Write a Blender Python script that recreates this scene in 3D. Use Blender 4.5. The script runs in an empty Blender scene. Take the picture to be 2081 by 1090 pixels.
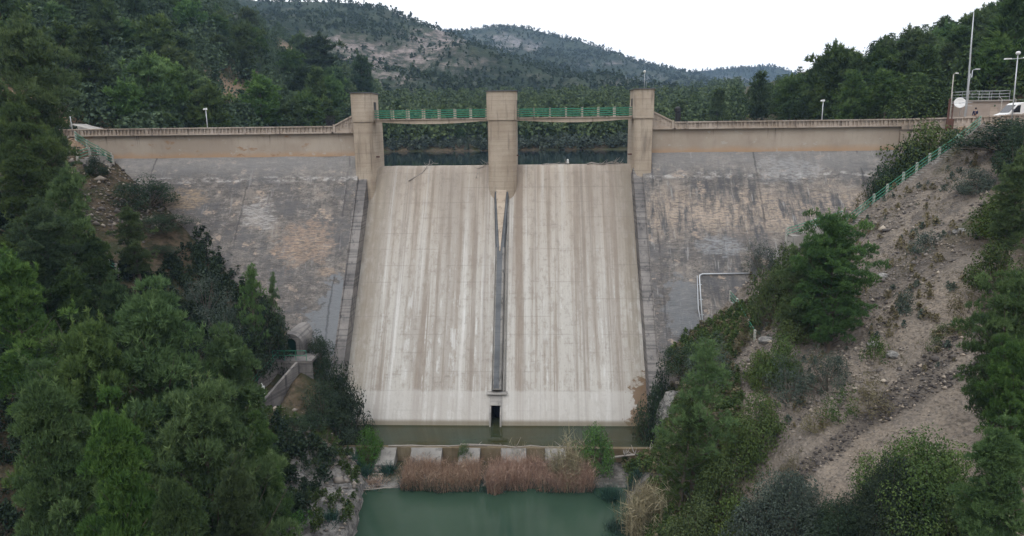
import bpy, math, random
import numpy as np
from mathutils import Vector, Matrix
S = bpy.context.scene
C = S.collection
PI = math.pi
rad = math.radians

# ------------------------------------------------------------ camera, sky, sun
CX, CZ, YAW, PIT, ROLL, FOC = 4.2, 4.77, .0416, .2073, -.0127, 1405.
_F = np.array([-math.sin(YAW)*math.cos(PIT), math.cos(YAW)*math.cos(PIT), -math.sin(PIT)])
_R = np.array([math.cos(YAW), math.sin(YAW), 0.]); _U = np.cross(_R, _F)
_R2 = _R*math.cos(ROLL)+_U*math.sin(ROLL); _U2 = -_R*math.sin(ROLL)+_U*math.cos(ROLL)
CP = np.array([CX, 0, CZ])
cd = bpy.data.cameras.new('camera'); cam = bpy.data.objects.new('camera', cd); C.objects.link(cam)
cd.sensor_fit = 'HORIZONTAL'; cd.sensor_width = 36; cd.lens = 36*FOC/2081; cd.clip_start = .5; cd.clip_end = 30000
M = Matrix(((_R2[0], _U2[0], -_F[0], CP[0]), (_R2[1], _U2[1], -_F[1], CP[1]), (_R2[2], _U2[2], -_F[2], CP[2]), (0, 0, 0, 1)))
cam.matrix_world = M
S.camera = cam
SUN_EL, SUN_AZ = 52, 205     # degrees
W = bpy.data.worlds.new('World'); S.world = W; W.use_nodes = True
wn = W.node_tree.nodes; wl = W.node_tree.links; bg = wn['Background']
sky = wn.new('ShaderNodeTexSky'); sky.sky_type = 'NISHITA'; sky.sun_disc = False
sky.sun_elevation = rad(SUN_EL); sky.sun_rotation = rad(SUN_AZ)
sky.dust_density = 2.0
tc = wn.new('ShaderNodeTexCoord'); sep = wn.new('ShaderNodeSeparateXYZ'); wl.new(tc.outputs['Generated'], sep.inputs[0])
rp = wn.new('ShaderNodeMapRange'); rp.inputs[1].default_value = .25; rp.inputs[2].default_value = .7; rp.inputs[3].default_value = 0; rp.inputs[4].default_value = 1
wl.new(sep.outputs[2], rp.inputs[0])
ov = wn.new('ShaderNodeMix'); ov.data_type = 'RGBA'           # overcast layer: zenith brighter than the horizon
ov.inputs[6].default_value = (14.0, 14.0, 14.0, 1); ov.inputs[7].default_value = (16.0, 16.4, 17.2, 1)
wl.new(rp.outputs[0], ov.inputs[0])
mx = wn.new('ShaderNodeMix'); mx.data_type = 'RGBA'; mx.inputs[0].default_value = .93
wl.new(sky.outputs[0], mx.inputs[6]); wl.new(ov.outputs[2], mx.inputs[7]); wl.new(mx.outputs[2], bg.inputs[0])
bg.inputs[1].default_value = .1
sd = bpy.data.lights.new('sun', 'SUN'); so = bpy.data.objects.new('sun', sd); C.objects.link(so)
sd.energy = .7; sd.angle = rad(25); sd.color = (1, .96, .9)
az = rad(SUN_AZ)
sv = Vector((math.sin(az)*math.cos(rad(SUN_EL)), math.cos(az)*math.cos(rad(SUN_EL)), math.sin(rad(SUN_EL))))
so.rotation_euler = sv.to_track_quat('Z', 'Y').to_euler(); so.location = (0, -40, 120)
S.view_settings.view_transform = 'Standard'; S.view_settings.look = 'None'; S.view_settings.exposure = .16; S.view_settings.gamma = 1
S.cycles.max_bounces = 6; S.cycles.diffuse_bounces = 3; S.cycles.transparent_max_bounces = 6; S.cycles.volume_bounces = 0
S.cycles.caustics_reflective = False; S.cycles.caustics_refractive = False
try: S.cycles.use_denoising = True
except Exception: pass

# ------------------------------------------------------------ helpers
def ray(px, py): return _F*FOC+_R2*(px-1040.5)-_U2*(py-545)
def at(px, py, Y=None, z=None, X=None):
    d = ray(px, py)
    t = Y/d[1] if Y is not None else ((z-CZ)/d[2] if z is not None else (X-CX)/d[0])
    return CP+d*t
def pr(P):
    d = np.asarray(P)-CP; w = d@_F
    return 1040.5+FOC*(d@_R2)/w, 545-FOC*(d@_U2)/w
_tab = np.random.RandomState(5).rand(256, 256)
def vn(x, y):
    xi = np.floor(x).astype(int); yi = np.floor(y).astype(int); fx = x-xi; fy = y-yi
    fx = fx*fx*(3-2*fx); fy = fy*fy*(3-2*fy); a = xi & 255; b = yi & 255; a1 = (a+1) & 255; b1 = (b+1) & 255
    return (_tab[a, b]*(1-fx)+_tab[a1, b]*fx)*(1-fy)+(_tab[a, b1]*(1-fx)+_tab[a1, b1]*fx)*fy
def fbm(x, y, o=4):
    x = np.asarray(x, float); y = np.asarray(y, float); s = 0; a = .5
    for i in range(o): s = s+a*(vn(x+17.3*i, y-9.1*i)-.5); x = x*2.03; y = y*2.03; a *= .5
    return s*2        # about -1..1
def ss(t): t = np.clip(t, 0, 1); return t*t*(3-2*t)
def mesh(name, V, F, mat, parent=None, tint=None, smooth=False, attrs=None):
    """V (n,3) array, F (m,k) int array or list of tuples -> one mesh object"""
    me = bpy.data.meshes.new(name)
    V = np.asarray(V, dtype=np.float32)
    if isinstance(F, np.ndarray):
        k = F.shape[1]; m = len(F)
        me.vertices.add(len(V)); me.vertices.foreach_set('co', V.ravel())
        me.loops.add(m*k); me.loops.foreach_set('vertex_index', F.astype(np.int32).ravel())
        me.polygons.add(m); me.polygons.foreach_set('loop_start', np.arange(0, m*k, k, dtype=np.int32))
        me.polygons.foreach_set('loop_total', np.full(m, k, dtype=np.int32))
        me.update(calc_edges=True)
    else:
        me.from_pydata([tuple(map(float, v)) for v in V], [], F)
    if tint is not None:
        a = me.attributes.new('tint', 'FLOAT', 'POINT'); a.data.foreach_set('value', np.asarray(tint, dtype=np.float32))
    for kx, v in (attrs or {}).items():
        a = me.attributes.new(kx, 'FLOAT', 'POINT'); a.data.foreach_set('value', np.asarray(v, dtype=np.float32))
    if smooth: me.polygons.foreach_set('use_smooth', np.ones(len(me.polygons), dtype=bool))
    if mat: me.materials.append(mat)
    o = bpy.data.objects.new(name, me); C.objects.link(o)
    if parent: o.parent = parent
    return o
class MB:
    def __init__(s): s.v = []; s.f = []
    def add(s, vs, fs):
        n = len(s.v); s.v += [tuple(map(float, v)) for v in vs]; s.f += [tuple(i+n for i in f) for f in fs]; return s
    def box(s, x0, x1, y0, y1, z0, z1, m=None):
        vs = [(x, y, z) for z in (z0, z1) for y in (y0, y1) for x in (x0, x1)]
        if m is not None: vs = [tuple(m @ Vector(v)) for v in vs]
        return s.add(vs, [(0, 2, 3, 1), (4, 5, 7, 6), (0, 1, 5, 4), (2, 6, 7, 3), (0, 4, 6, 2), (1, 3, 7, 5)])
    def tube(s, pts, r, n=8, cap=True):
        pts = [Vector(p) for p in pts]; rs = r if isinstance(r, (list, tuple)) else [r]*len(pts); base = len(s.v)
        for i, p in enumerate(pts):
            d = (pts[min(i+1, len(pts)-1)]-pts[max(i-1, 0)]).normalized()
            a = d.cross(Vector((0, 0, 1)) if abs(d.z) < .9 else Vector((1, 0, 0))).normalized(); b = d.cross(a)
            for k in range(n):
                q = p+(a*math.cos(2*PI*k/n)+b*math.sin(2*PI*k/n))*rs[i]; s.v.append(tuple(q))
        for i in range(len(pts)-1):
            for k in range(n):
                k2 = (k+1) % n; s.f.append((base+i*n+k, base+i*n+k2, base+(i+1)*n+k2, base+(i+1)*n+k))
        if cap:
            s.f.append(tuple(base+k for k in range(n))[::-1]); s.f.append(tuple(base+(len(pts)-1)*n+k for k in range(n)))
        return s
    def prism(s, poly, axis, a, b):
        """closed polygon (u,v) extruded along axis 'x' (u=y,v=z), 'y' (u=x,v=z) or 'z' (u=x,v=y) from a to b"""
        mk = {'x': lambda u, v, t: (t, u, v), 'y': lambda u, v, t: (u, t, v), 'z': lambda u, v, t: (u, v, t)}[axis]
        n = len(poly); vs = [mk(u, v, a) for u, v in poly]+[mk(u, v, b) for u, v in poly]
        fs = [tuple(range(n))[::-1], tuple(range(n, 2*n))]+[(i, (i+1) % n, n+(i+1) % n, n+i) for i in range(n)]
        return s.add(vs, fs)
    def lathe(s, prof, c=(0, 0, 0), n=16):
        base = len(s.v)
        for r, z in prof:
            for k in range(n): s.v.append((c[0]+r*math.cos(2*PI*k/n), c[1]+r*math.sin(2*PI*k/n), c[2]+z))
        for i in range(len(prof)-1):
            for k in range(n):
                k2 = (k+1) % n; s.f.append((base+i*n+k, base+i*n+k2, base+(i+1)*n+k2, base+(i+1)*n+k))
        return s
    def build(s, name, mat, parent=None, smooth=False, fixn=True):
        o = mesh(name, s.v, s.f, mat, parent, smooth=smooth)
        if fixn:
            import bmesh
            bm = bmesh.new(); bm.from_mesh(o.data); bmesh.ops.recalc_face_normals(bm, faces=bm.faces); bm.to_mesh(o.data); bm.free()
        return o
def tag(o, label=None, cat=None, group=None, kind=None):
    if label: o['label'] = label
    if cat: o['category'] = cat
    if group: o['group'] = group
    if kind: o['kind'] = kind
    return o
def thing(name, loc, label, cat, group=None, rz=0):
    o = bpy.data.objects.new(name, None); C.objects.link(o); o.location = tuple(map(float, loc)); o.rotation_euler = (0, 0, rz)
    o.empty_display_size = .3
    return tag(o, label, cat, group)
def struct(o): o['kind'] = 'structure'; return o

# ------------------------------------------------------------ materials
class NT:
    def __init__(s, name, rough=.85, spec=.3):
        s.m = bpy.data.materials.new(name); s.m.use_nodes = True; s.t = s.m.node_tree; s.n = s.t.nodes; s.l = s.t.links
        s.p = s.n['Principled BSDF']; s.p.inputs['Roughness'].default_value = rough; s.p.inputs['Specular IOR Level'].default_value = spec
        s.tc = s.n.new('ShaderNodeTexCoord')
        s.sepn = None
    def map(s, sc=(1, 1, 1), loc=(0, 0, 0), src=None):
        m = s.n.new('ShaderNodeMapping'); m.inputs['Scale'].default_value = sc; m.inputs['Location'].default_value = loc
        s.l.new(src or s.tc.outputs['Object'], m.inputs[0]); return m.outputs[0]
    def noise(s, sc=(1, 1, 1), scale=1, det=4, rough=.55, loc=(0, 0, 0), dist=0):
        t = s.n.new('ShaderNodeTexNoise'); t.inputs['Scale'].default_value = scale; t.inputs['Detail'].default_value = det
        t.inputs['Roughness'].default_value = rough; t.inputs['Distortion'].default_value = dist
        s.l.new(s.map(sc, loc), t.inputs['Vector']); return t.outputs['Fac']
    def vor(s, sc=(1, 1, 1), scale=1, out='Distance', feat='F1', rnd=1):
        t = s.n.new('ShaderNodeTexVoronoi'); t.feature = feat; t.inputs['Scale'].default_value = scale; t.inputs['Randomness'].default_value = rnd
        s.l.new(s.map(sc), t.inputs['Vector']); return t.outputs[out]
    def rng(s, v, a, b, c=0, d=1, smooth=True):
        t = s.n.new('ShaderNodeMapRange'); t.interpolation_type = 'SMOOTHSTEP' if smooth else 'LINEAR'
        for i, x in enumerate((a, b, c, d)): t.inputs[i+1].default_value = x
        s.l.new(v, t.inputs[0]); return t.outputs[0]
    def mix(s, f, a, b, mode='MIX'):
        t = s.n.new('ShaderNodeMix'); t.data_type = 'RGBA'; t.blend_type = mode
        for i, x in ((0, f), (6, a), (7, b)):
            if hasattr(x, 'is_linked'): s.l.new(x, t.inputs[i])
            else: t.inputs[i].default_value = x if i == 0 else (*x[:3], 1)
        return t.outputs[2]
    def math(s, op, a, b=0, c=0):
        t = s.n.new('ShaderNodeMath'); t.operation = op
        for i, x in enumerate((a, b, c)):
            if hasattr(x, 'is_linked'): s.l.new(x, t.inputs[i])
            else: t.inputs[i].default_value = x
        return t.outputs[0]
    def attr(s, name):
        t = s.n.new('ShaderNodeAttribute'); t.attribute_name = name; return t.outputs['Fac']
    def sep(s):
        if not s.sepn: s.sepn = s.n.new('ShaderNodeSeparateXYZ'); s.l.new(s.tc.outputs['Object'], s.sepn.inputs[0])
        return s.sepn.outputs
    def bump(s, h, st=.5, dist=.1):
        t = s.n.new('ShaderNodeBump'); t.inputs['Strength'].default_value = st; t.inputs['Distance'].default_value = dist
        s.l.new(h, t.inputs['Height']); s.l.new(t.outputs[0], s.p.inputs['Normal']); return s
    def col(s, c):
        if hasattr(c, 'is_linked'): s.l.new(c, s.p.inputs['Base Color'])
        else: s.p.inputs['Base Color'].default_value = (*c[:3], 1)
        return s
    def spot(s, x, z, rx, rz, k=.25):
        """soft irregular patch centred on (x,z) of the face"""
        X, Y, Z = s.sep()
        a = s.math('DIVIDE', s.math('SUBTRACT', X, x), rx); b = s.math('DIVIDE', s.math('SUBTRACT', Z, z), rz)
        d = s.math('SQRT', s.math('ADD', s.math('MULTIPLY', a, a), s.math('MULTIPLY', b, b)))
        n = s.noise((.7, .7, 1.1), 1, 8, .72, loc=(x, z, 0))
        return s.rng(s.math('ADD', d, s.math('MULTIPLY', s.math('SUBTRACT', n, .5), 3.2)), 1+k, 1-k)
def plain(name, c, rough=.6, metal=0, spec=.4, var=.15, sc=3):
    t = NT(name, rough, spec); n = t.noise((1, 1, 1), sc, 5)
    t.col(t.mix(n, [x*(1-var) for x in c], [min(1, x*(1+var)) for x in c])); t.p.inputs['Metallic'].default_value = metal
    t.bump(n, .15, .02)
    return t.m
def foliage(name, dark, mid, light, transl=.25, rv=.35, hs=.013):
    t = NT(name, .75, .15); tn = t.attr('tint')
    c = t.mix(t.rng(tn, 0, .5, smooth=False), dark, mid); c = t.mix(t.rng(tn, .5, 1, smooth=False), c, light)
    oi = t.n.new('ShaderNodeObjectInfo')
    h = t.n.new('ShaderNodeHueSaturation'); t.l.new(t.rng(oi.outputs['Random'], 0, 1, .5-hs, .5+hs, False), h.inputs['Hue'])
    r2 = t.math('FRACT', t.math('MULTIPLY', oi.outputs['Random'], 7.77))
    t.l.new(t.rng(r2, 0, 1, 1-rv, 1+rv, False), h.inputs['Value'])
    t.l.new(t.rng(t.math('FRACT', t.math('MULTIPLY', oi.outputs['Random'], 31.7)), 0, 1, .85, 1.1, False), h.inputs['Saturation'])
    t.l.new(c, h.inputs['Color']); t.l.new(h.outputs[0], t.p.inputs['Base Color'])
    tr = t.n.new('ShaderNodeBsdfTranslucent'); t.l.new(h.outputs[0], tr.inputs[0])
    ms = t.n.new('ShaderNodeMixShader'); ms.inputs[0].default_value = transl
    t.l.new(t.p.outputs[0], ms.inputs[1]); t.l.new(tr.outputs[0], ms.inputs[2]); t.l.new(ms.outputs[0], t.n['Material Output'].inputs[0])
    return t.m
PINE = foliage('pine_needles', (.036, .064, .026), (.074, .12, .042), (.125, .18, .06), rv=.22)
PINE_Y = foliage('pine_needles_bright', (.045, .09, .034), (.092, .165, .052), (.17, .265, .085), rv=.1)
PINE_D = foliage('pine_needles_dark', (.03, .056, .028), (.06, .1, .05), (.095, .145, .062), rv=.3)
OAK = foliage('oak_leaves', (.038, .066, .024), (.08, .12, .036), (.13, .17, .055), rv=.25)
OAK_D = foliage('dark_leaves', (.02, .038, .022), (.038, .062, .035), (.064, .09, .046), rv=.2)
OLIVE = foliage('grey_leaves', (.045, .065, .05), (.075, .1, .078), (.12, .145, .11), rv=.2)
LIME = foliage('bright_leaves', (.045, .09, .028), (.075, .15, .04), (.11, .19, .05), rv=.1)
DRYB = foliage('dry_leaves', (.09, .08, .045), (.16, .145, .08), (.24, .21, .12), rv=.2)
REEDM = foliage('reed_stalks', (.22, .135, .1), (.4, .26, .2), (.54, .4, .31), rv=.1)
CANEM = foliage('cane_stalks', (.14, .13, .08), (.28, .25, .15), (.42, .38, .24), rv=.1)
TEAL = foliage('rush_blades', (.025, .06, .05), (.045, .1, .08), (.07, .14, .1), rv=.15)
BARK = plain('bark', (.12, .095, .075), .9, var=.4, sc=4)
WOODG = plain('driftwood', (.3, .27, .24), .9, var=.35, sc=5)
WHITE = plain('white_paint', (.75, .75, .74), .45, var=.06)
GALV = plain('galvanised_steel', (.5, .52, .54), .4, .3, var=.12)
GREEN = plain('green_paint', (.035, .2, .12), .5, var=.35, sc=2)
DGREEN = plain('dark_green_door', (.008, .05, .035), .5, var=.3)
BLACK = plain('black_metal', (.012, .014, .018), .5, var=.2)
RUST = plain('rusty_steel', (.12, .06, .045), .8, var=.4)
GLASS = plain('dark_glass', (.012, .015, .02), .1, spec=.8, var=.05)
RUBBER = plain('rubber', (.02, .02, .02), .8)
NAVY = plain('navy_cloth', (.015, .022, .06), .9)
SKIN = plain('skin', (.45, .28, .2), .6, var=.05)
HAIR = plain('dark_hair', (.03, .02, .015), .7)
RED = plain('red_paint', (.6, .06, .04), .5, var=.05)
PINK = plain('pink_paint', (.6, .22, .25), .5, var=.05)

def conc(name, base, dark, pale, streak=.5, bump=.25, board=.15):
    t = NT(name, .9, .2)
    n1 = t.noise((.35, .35, .35), 1, 6, .6); n2 = t.noise((2.2, 2.2, .22), 1, 6, .6, loc=(3, 1, 7)); n3 = t.noise((7, 7, 7), 1, 4, .6)
    c = t.mix(t.rng(n1, .35, .65), base, pale)
    c = t.mix(t.math('MULTIPLY', t.rng(n2, .52, .72), streak), c, dark)
    bl = t.noise((.12, .12, 4.5), 1, 2, .5); c = t.mix(t.math('MULTIPLY', t.rng(bl, .5, .62), board), c, dark)
    c = t.mix(t.math('MULTIPLY', t.rng(n3, .55, .75), .35), c, dark)
    Z = t.sep()[2]; ju = t.math('ABSOLUTE', t.math('SUBTRACT', t.math('FRACT', t.math('DIVIDE', t.math('ADD', Z, t.math('MULTIPLY', n3, .04)), 1.1)), .5)); c = t.mix(t.math('MULTIPLY', t.rng(ju, .035, .01), .3), c, dark)
    t.col(c); t.bump(t.math('ADD', n3, t.math('MULTIPLY', bl, .5)), bump, .05)
    return t
t = conc('tower_concrete', (.4, .325, .25), (.2, .165, .135), (.5, .42, .335), .75); TOWER = t.m
t = conc('grey_concrete', (.27, .255, .235), (.13, .125, .12), (.38, .36, .33), .6, .5); GREYC = t.m
t = conc('pale_concrete', (.42, .4, .36), (.25, .235, .21), (.52, .5, .46), .4); PALEC = t.m
t = conc('dark_concrete', (.1, .105, .11), (.06, .062, .068), (.15, .155, .16), .5); DARKC = t.m  # dark grey concrete for divider, gallery lining and roof slabs
t = conc('parapet_concrete', (.38, .31, .25), (.12, .1, .085), (.49, .42, .36), .95); PARA = t.m
t = conc('hut_render', (.34, .29, .25), (.26, .22, .19), (.38, .33, .29), .2, .1); HUT = t.m

# band below the parapet: tan render, orange seepage line along its foot
t = NT('band_render', .9, .2); X, Y, Z = t.sep()
n1 = t.noise((.25, .25, .25), 1, 6, .6); n2 = t.noise((1.6, 1, .35), 1, 7, .65, loc=(2, 2, 2)); n4 = t.noise((.5, .5, 1.2), 1, 5, .65, loc=(9, 0, 3)); n3 = t.noise((6, 6, 6), 1, 4, .6)
c = t.mix(t.rng(n1, .35, .65), (.375, .31, .25), (.45, .385, .32))
c = t.mix(t.math('MULTIPLY', t.rng(n2, .5, .75), .35), c, (.25, .205, .165))
f = t.math('MULTIPLY', t.rng(t.math('ADD', Z, t.math('MULTIPLY', n4, .9)), 2.55, 1.7), .75)
c = t.mix(f, c, (.46, .29, .17))
f = t.math('MULTIPLY', t.rng(n4, .6, .68), t.rng(X, -14, -26)); f = t.math('MULTIPLY', f, .8)
c = t.mix(f, c, (.33, .19, .1))
pl = t.noise((.8, .8, 1.6), 1, 5, .6, loc=(40, 0, 3)); c = t.mix(t.math('MULTIPLY', t.rng(pl, .62, .66), .6), c, (.48, .45, .41))
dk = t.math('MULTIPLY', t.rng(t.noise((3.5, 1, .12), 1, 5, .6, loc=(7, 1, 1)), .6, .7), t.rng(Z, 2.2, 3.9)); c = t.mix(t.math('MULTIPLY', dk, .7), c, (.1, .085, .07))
t.col(c); t.bump(n3, .3, .03); BAND = t.m

# wing face: coarse board-marked masonry, spalled pale patches, dark runs
def wing_mat():
    t = NT('wing_masonry', .95, .15); X, Y, Z = t.sep()
    big = t.noise((.16, .16, .16), 1, 5, .6, loc=(4, 0, 2)); med = t.noise((.55, .55, .8), 1, 6, .65)
    crs = t.noise((.8, .8, 4.2), 1, 6, .7, dist=.3); crs2 = t.noise((1.8, 1.8, 9), 1, 4, .7, loc=(5, 5, 5)); fine = t.noise((6, 6, 9), 1, 5, .7)
    run = t.noise((1.1, .4, .07), 1, 8, .7, loc=(8, 0, 0), dist=.25); wr = t.noise((2.6, .5, .16), 1, 5, .6, loc=(1, 0, 5))
    c = t.mix(t.rng(big, .35, .65), (.16, .144, .132), (.24, .218, .195))
    c = t.mix(t.math('MULTIPLY', t.rng(crs, .46, .6), .45), c, (.13, .12, .115))
    c = t.mix(t.math('MULTIPLY', t.rng(crs2, .56, .68), .75), c, (.34, .3, .26))
    c = t.mix(t.math('MULTIPLY', t.rng(fine, .5, .64), .75), c, (.075, .07, .068)); mo = t.noise((1.1, 1.1, 2.6), 1, 8, .74, loc=(2, 7, 7)); c = t.mix(t.math('MULTIPLY', t.rng(mo, .49, .6), .72), c, (.105, .098, .094)); c = t.mix(t.math('MULTIPLY', t.rng(mo, .46, .36), .6), c, (.38, .345, .31)); bg_ = t.noise((.3, .3, .45), 1, 8, .7, loc=(11, 2, 5)); c = t.mix(t.math('MULTIPLY', t.rng(bg_, .49, .6), .72), c, (.14, .135, .135)); c = t.mix(t.math('MULTIPLY', t.rng(bg_, .45, .36), .4), c, (.37, .32, .27))
    # right wing has stronger vertical runs
    rw = t.rng(X, 10, 17, .5, 1)
    c = t.mix(t.math('MULTIPLY', t.math('MULTIPLY', t.rng(run, .44, .68), rw), .8), c, (.085, .087, .093))
    c = t.mix(t.math('MULTIPLY', t.math('MULTIPLY', t.rng(wr, .6, .68), rw), .6), c, (.36, .35, .34))
    # spalled courses
    sp = t.math('MULTIPLY', t.rng(med, .58, .66), t.rng(crs2, .38, .52)); c = t.mix(t.math('MULTIPLY', sp, .85), c, (.42, .335, .265))
    zone = t.math('MULTIPLY', t.rng(t.math('ABSOLUTE', t.math('ADD', Z, 4.8)), 3.2, .6), t.math('MULTIPLY', t.rng(X, 14, 17), t.rng(run, .62, .4)))
    c = t.mix(t.math('MULTIPLY', t.math('MULTIPLY', zone, t.rng(crs2, .35, .55)), .8), c, (.46, .37, .29))
    # pale wash just under the band and a thin lime line
    c = t.mix(t.math('MULTIPLY', t.rng(t.math('ADD', Z, t.math('MULTIPLY', med, 2)), -.8, 1.8), .6), c, (.3, .29, .28))
    ll = t.math('MULTIPLY', t.rng(t.math('ABSOLUTE', t.math('ADD', Z, t.math('ADD', .7, t.math('MULTIPLY', med, .9)))), .45, .05), t.rng(t.noise((.9, .9, 2.5), 1, 7, .7, loc=(0, 3, 3)), .48, .62)); ll = t.math('MULTIPLY', ll, .75)
    c = t.mix(ll, c, (.48, .46, .44))
    for (x, z, rx, rz, cc, k) in ((-20.9, -7.6, 3.0, 2.0, (.44, .31, .22), .55), (-26.5, -4.7, 1.9, 1.3, (.46, .44, .42), .6), (-35.5, -3.2, 2.6, 1.0, (.42, .31, .2), .6),
                          (-38, -6.5, .9, 2.2, (.5, .42, .36), .7), (31.5, -.6, 3.2, 1.3, (.36, .36, .36), .55), (23, -8.0, 2.2, 1.1, (.3, .31, .32), .7), (-18.2, -10.3, 1.0, .5, (.4, .3, .22), .6), (-35, -12, .9, 2.5, (.42, .34, .27), .6)):
        f = t.math('MULTIPLY', t.spot(x, z, rx, rz), k); f = t.math('MULTIPLY', f, t.rng(crs2, .4, .58, .12, 1)); c = t.mix(f, c, cc)
    # smooth grey repair patch low on the left wing, another low right
    for (x, z, rx, rz, k) in ((-16.2, -14.6, 2.6, 3.9, .9), (18.5, -13.6, 1.8, 2.6, .6)):
        c = t.mix(t.math('MULTIPLY', t.spot(x, z, rx, rz, .08), k), c, (.2, .21, .22))
    # open joints every 9.6 m
    ju = t.math('ABSOLUTE', t.math('SUBTRACT', t.math('FRACT', t.math('DIVIDE', t.math('ADD', X, t.math('MULTIPLY', med, .7)), 11.3)), .5))
    jb = t.rng(t.noise((.3, .3, .3), 1, 3, .6, loc=(3, 8, 1)), .38, .56); c = t.mix(t.math('MULTIPLY', t.math('MULTIPLY', t.rng(ju, .014, .003), jb), .6), c, (.07, .066, .068))
    t.col(c)
    t.bump(t.math('ADD', t.math('ADD', crs, t.math('MULTIPLY', crs2, .6)), t.math('MULTIPLY', fine, .5)), .9, .12)
    return t.m
WING = wing_mat()
def spill_mat():
    t = NT('spillway_concrete', .85, .25); X, Y, Z = t.sep()
    s1 = t.noise((1.05, .02, .022), 1, 8, .66, dist=.12); s2 = t.noise((3.0, .02, .03), 1, 7, .66, loc=(5, 0, 1), dist=.1); s3 = t.noise((.35, .05, .12), 1, 5, .6, loc=(2, 9, 0))
    blot = t.noise((1.3, .6, .5), 1, 7, .68, loc=(0, 0, 8)); fine = t.noise((5, 5, 5), 1, 5, .65); pit = t.noise((9, 3, 2.2), 1, 3, .6, loc=(1, 1, 1))
    top = t.rng(t.math('ADD', Z, t.math('MULTIPLY', s3, 8)), -12, 6)
    c = t.mix(s3, (.42, .395, .355), (.5, .48, .44))
    c = t.mix(t.math('MULTIPLY', top, .75), c, (.38, .315, .25)); wide = t.noise((.17, .02, .03), 1, 4, .6, loc=(6.3, 0, 0)); c = t.mix(t.math('MULTIPLY', t.rng(wide, .48, .64), .55), c, (.3, .265, .23)); mo = t.noise((1.6, .7, .9), 1, 8, .75, loc=(3, 0, 3)); c = t.mix(t.math('MULTIPLY', t.rng(mo, .48, .62), .45), c, (.25, .215, .18)); hb = t.noise((.5, .5, 5), 1, 4, .65, loc=(1, 0, 9)); c = t.mix(t.math('MULTIPLY', t.rng(hb, .56, .66), t.rng(mo, .4, .6, 0, .4)), c, (.22, .19, .165))
    c = t.mix(t.math('MULTIPLY', t.math('MULTIPLY', t.rng(s1, .5, .64), t.rng(blot, .25, .6, .5, 1)), .8), c, (.25, .205, .165))
    c = t.mix(t.math('MULTIPLY', t.rng(s1, .46, .34), t.rng(Z, 0, -12, .45, .8)), c, (.58, .565, .535))
    c = t.mix(t.math('MULTIPLY', t.rng(s2, .52, .66), .5), c, (.24, .21, .185))
    lime = t.math('MULTIPLY', t.math('MULTIPLY', t.rng(s2, .5, .38), t.rng(blot, .48, .6)), t.rng(Z, -5, -16)); c = t.mix(t.math('MULTIPLY', lime, .6), c, (.62, .62, .6))
    c = t.mix(t.math('MULTIPLY', t.rng(pit, .6, .7), .35), c, (.2, .175, .15))
    # brown weathered zone in the left bay and at the edges
    br = t.math('MULTIPLY', t.rng(t.math('ABSOLUTE', t.math('SUBTRACT', t.math('ABSOLUTE', X), 14.2)), 2.4, .2), t.rng(blot, .3, .55)); c = t.mix(t.math('MULTIPLY', br, .6), c, (.25, .215, .165))
    br = t.math('MULTIPLY', t.rng(t.math('ABSOLUTE', t.math('SUBTRACT', X, 1.5)), 1.5, .2), t.rng(s1, .4, .6)); c = t.mix(t.math('MULTIPLY', br, .5), c, (.22, .17, .13))
    # lift joints
    ju = t.math('ABSOLUTE', t.math('SUBTRACT', t.math('FRACT', t.math('DIVIDE', t.math('ADD', Z, t.math('MULTIPLY', fine, .08)), 1.55)), .5))
    jf = t.math('MULTIPLY', t.rng(ju, .05, .01), t.rng(t.noise((.3, .3, .8), 1, 4, .6, loc=(4, 4, 4)), .45, .6)); c = t.mix(t.math('MULTIPLY', jf, .3), c, (.2, .175, .15))
    # clean apron at the toe with a fresh-concrete step line; orange seep at the right toe corner
    tz = t.rng(t.math('ADD', Z, t.math('MULTIPLY', blot, .8)), -20.4, -20.7); c = t.mix(t.math('MULTIPLY', tz, .5), c, (.5, .48, .45))
    se = t.spot(14.9, -22.6, 2.2, 3.0, .12); c = t.mix(t.math('MULTIPLY', se, .9), c, (.16, .1, .055))
    wl_ = t.rng(Z, -23.1, -23.45); c = t.mix(t.math('MULTIPLY', wl_, .75), c, (.13, .105, .06))
    t.col(c); t.bump(t.math('ADD', fine, t.math('MULTIPLY', blot, .8)), .4, .06)
    return t.m
SPILL = spill_mat()
def water_mat(name, c, c2, rough, bsc, bst):
    t = NT(name, rough, .5); t.p.inputs['IOR'].default_value = 1.33
    n = t.noise((.12, .12, .12), 1, 4); t.col(t.mix(t.rng(n, .35, .65), c, c2))
    t.bump(t.noise(bsc, 1, 3), bst, .05); return t.m
LAKE = water_mat('lake_water', (.006, .016, .02), (.01, .022, .026), .03, (.6, 2.5, 1), .08)
POOL = water_mat('pool_water', (.026, .052, .034), (.034, .064, .042), .05, (1.2, 2.5, 1), .08)
STILL = water_mat('basin_water', (.04, .036, .014), (.026, .04, .024), .04, (1, 2, 1), .06)

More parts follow.
